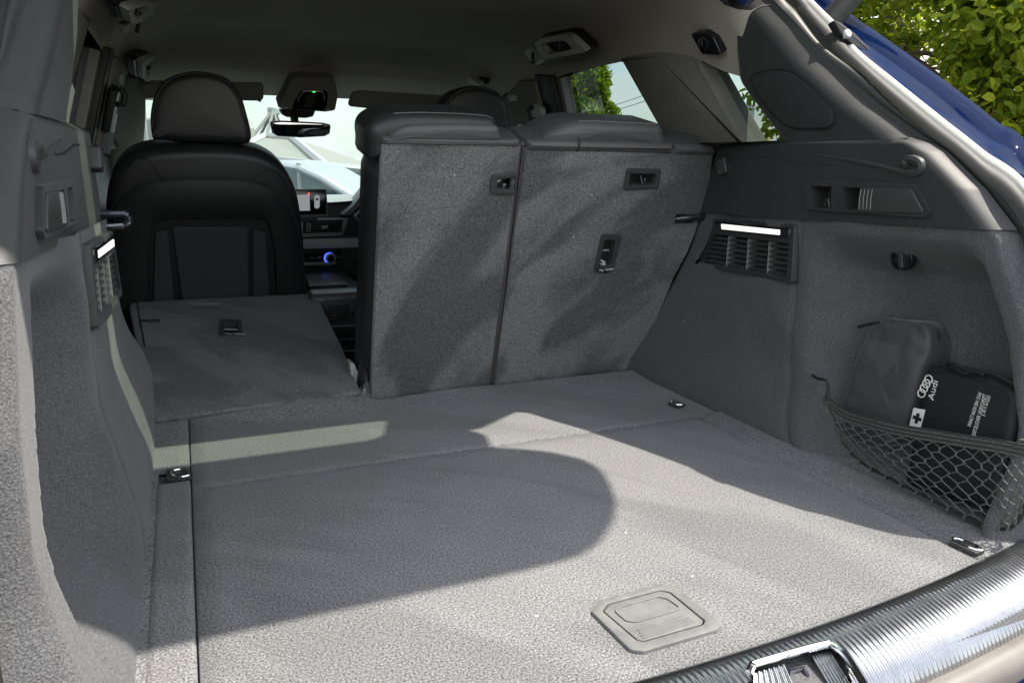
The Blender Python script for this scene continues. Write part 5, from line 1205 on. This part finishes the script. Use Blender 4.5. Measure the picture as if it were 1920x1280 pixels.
lpst = thing('lamp_post', ad(252, 300, 24), 'slim grey lamp post before the pale showroom', 'lamp post'); p = ad(252, 190, 24); tube('shaft', [V((p.x, p.y, GZ)), p], .06, 'building_grey', lpst, 8); tube('arm', [p, p + V((.3, 0, .1)), p + V((.8, 0, .08))], .05, 'building_grey', lpst, 6)

pc = thing('parked_car', ad(560, 400, 7.5), 'white car parked across the front of the bonnet, seen through the windscreen', 'car')
c = ad(600, 335, 7.6); FCR = Fr((c.x, c.y, c.z), (right.x, right.y, 0), (0, 0, 1))
if FCR.n.y > 0: FCR = Fr(FCR.o, -FCR.u, FCR.v)
cpx = lambda L: FCR.px(L)
prof = smooth_loop(cpx([(250, 420), (262, 385), (300, 372), (345, 345), (395, 312), (450, 302), (520, 301), (560, 306), (600, 322), (650, 352), (690, 374), (760, 382), (830, 396), (850, 425), (840, 470), (260, 475)]), 4)
cb = puff('body', prof, FCR, -1.5, .0, .10, 'white_paint', pc, seg=5)
win = rpoly(cpx([(405, 322), (450, 310), (520, 309), (556, 316), (600, 338), (640, 366), (380, 368), (360, 356)]), .03, 4)
wi = puff('side_windows', win, FCR, -.02, .012, .006, 'window_dark', pc)
for x in (470, 560):
    p, q = cpx([(x, 306), (x + 4, 368)]); tube('window_post', [FCR.p(*p, .012), FCR.p(*q, .014)], .025, 'white_paint', pc, 6)
pp = [FCR.p(*q, .02) for q in cpx([(556, 314), (600, 334), (650, 366), (682, 380)])]; tube('roof_pillar', pp, .035, 'white_paint', pc, 8)
for x in (350, 745):
    a, b_ = cpx([(x, 466)])[0]; wh = puff('wheel', [(a + .31 * x_, b_ + .31 * y_) for x_, y_ in circ], FCR, -.2, .02, .03, 'rubber', pc); puff('rim', [(a + .2 * x_, b_ + .2 * y_) for x_, y_ in circ], FCR, .015, .03, .01, 'silver', wh)

# strut of the open tailgate
gs_ = thing('gas_strut', (.70, 1.10, .78), 'black strut holding the tailgate up beside the rear pillar', 'strut')
s0 = ax(1546, 55, .672); s1 = onp(1640, -60, (0, 1.15, 0), V((0, 1, 0))); s2 = s0 + (s1 - s0) * 2.2
tube('strut_tube', [s0, s1, s2], .021, 'rubber', gs_, 16); tube('strut_foot', [s0 + V((.012, .01, -.012)), s0 + (s1 - s0) * .2], .012, 'dark_metal', gs_, 10)
hp = rpoly([(0, 0), (.05, .035), (.055, .05), (.0, .02)], .008)
hb = thing('hinge_bracket', ax(1600, 110, .69), 'black hinge bracket bolted to the blue rear pillar', 'bracket')
FH = Fr(ax(1600, 110, .672) + V((0, -.006, 0)), (1, 0, 0), (0, .35, 1))
puff('bracket_plate', rpoly(FH.px([(1556, 38), (1574, 46), (1600, 66), (1632, 100), (1640, 112), (1600, 92), (1575, 70)]), .004), FH, -.01, .006, .003, 'plastic_black', hb)
for q in ((1582, 68), (1636, 118)):
    a, b_ = FH.px([q])[0]; puff('bolt', [(a + .008 * x, b_ + .008 * y) for x, y in circ], FH, .0, .012, .003, 'canopy_trim', hb)

hg = thing('hedge', ad(660, 372, 21), 'clipped green hedge below the pavilion eave', 'hedge', 'trees beside the yard'); rnd = random.Random(9); pts = []
for i in range(5000):
    x = rnd.uniform(600, 760); b = ad(x, 350, 20.5 + rnd.uniform(-.4, .4)); pts.append(V((b.x, b.y, rnd.uniform(GZ, ad(x, 338 + 4 * math.sin(x * .13), 20.5).z))))
leaf_mesh('foliage', pts, .16, 'leaf', hg, rnd)
v_, f_ = limb([V((pts[0].x, pts[0].y, GZ)), V((pts[0].x, pts[0].y, -.2)), V((pts[0].x + .05, pts[0].y, .2))], .05, .02); mk('stem', v_, f_, 'bark', hg)
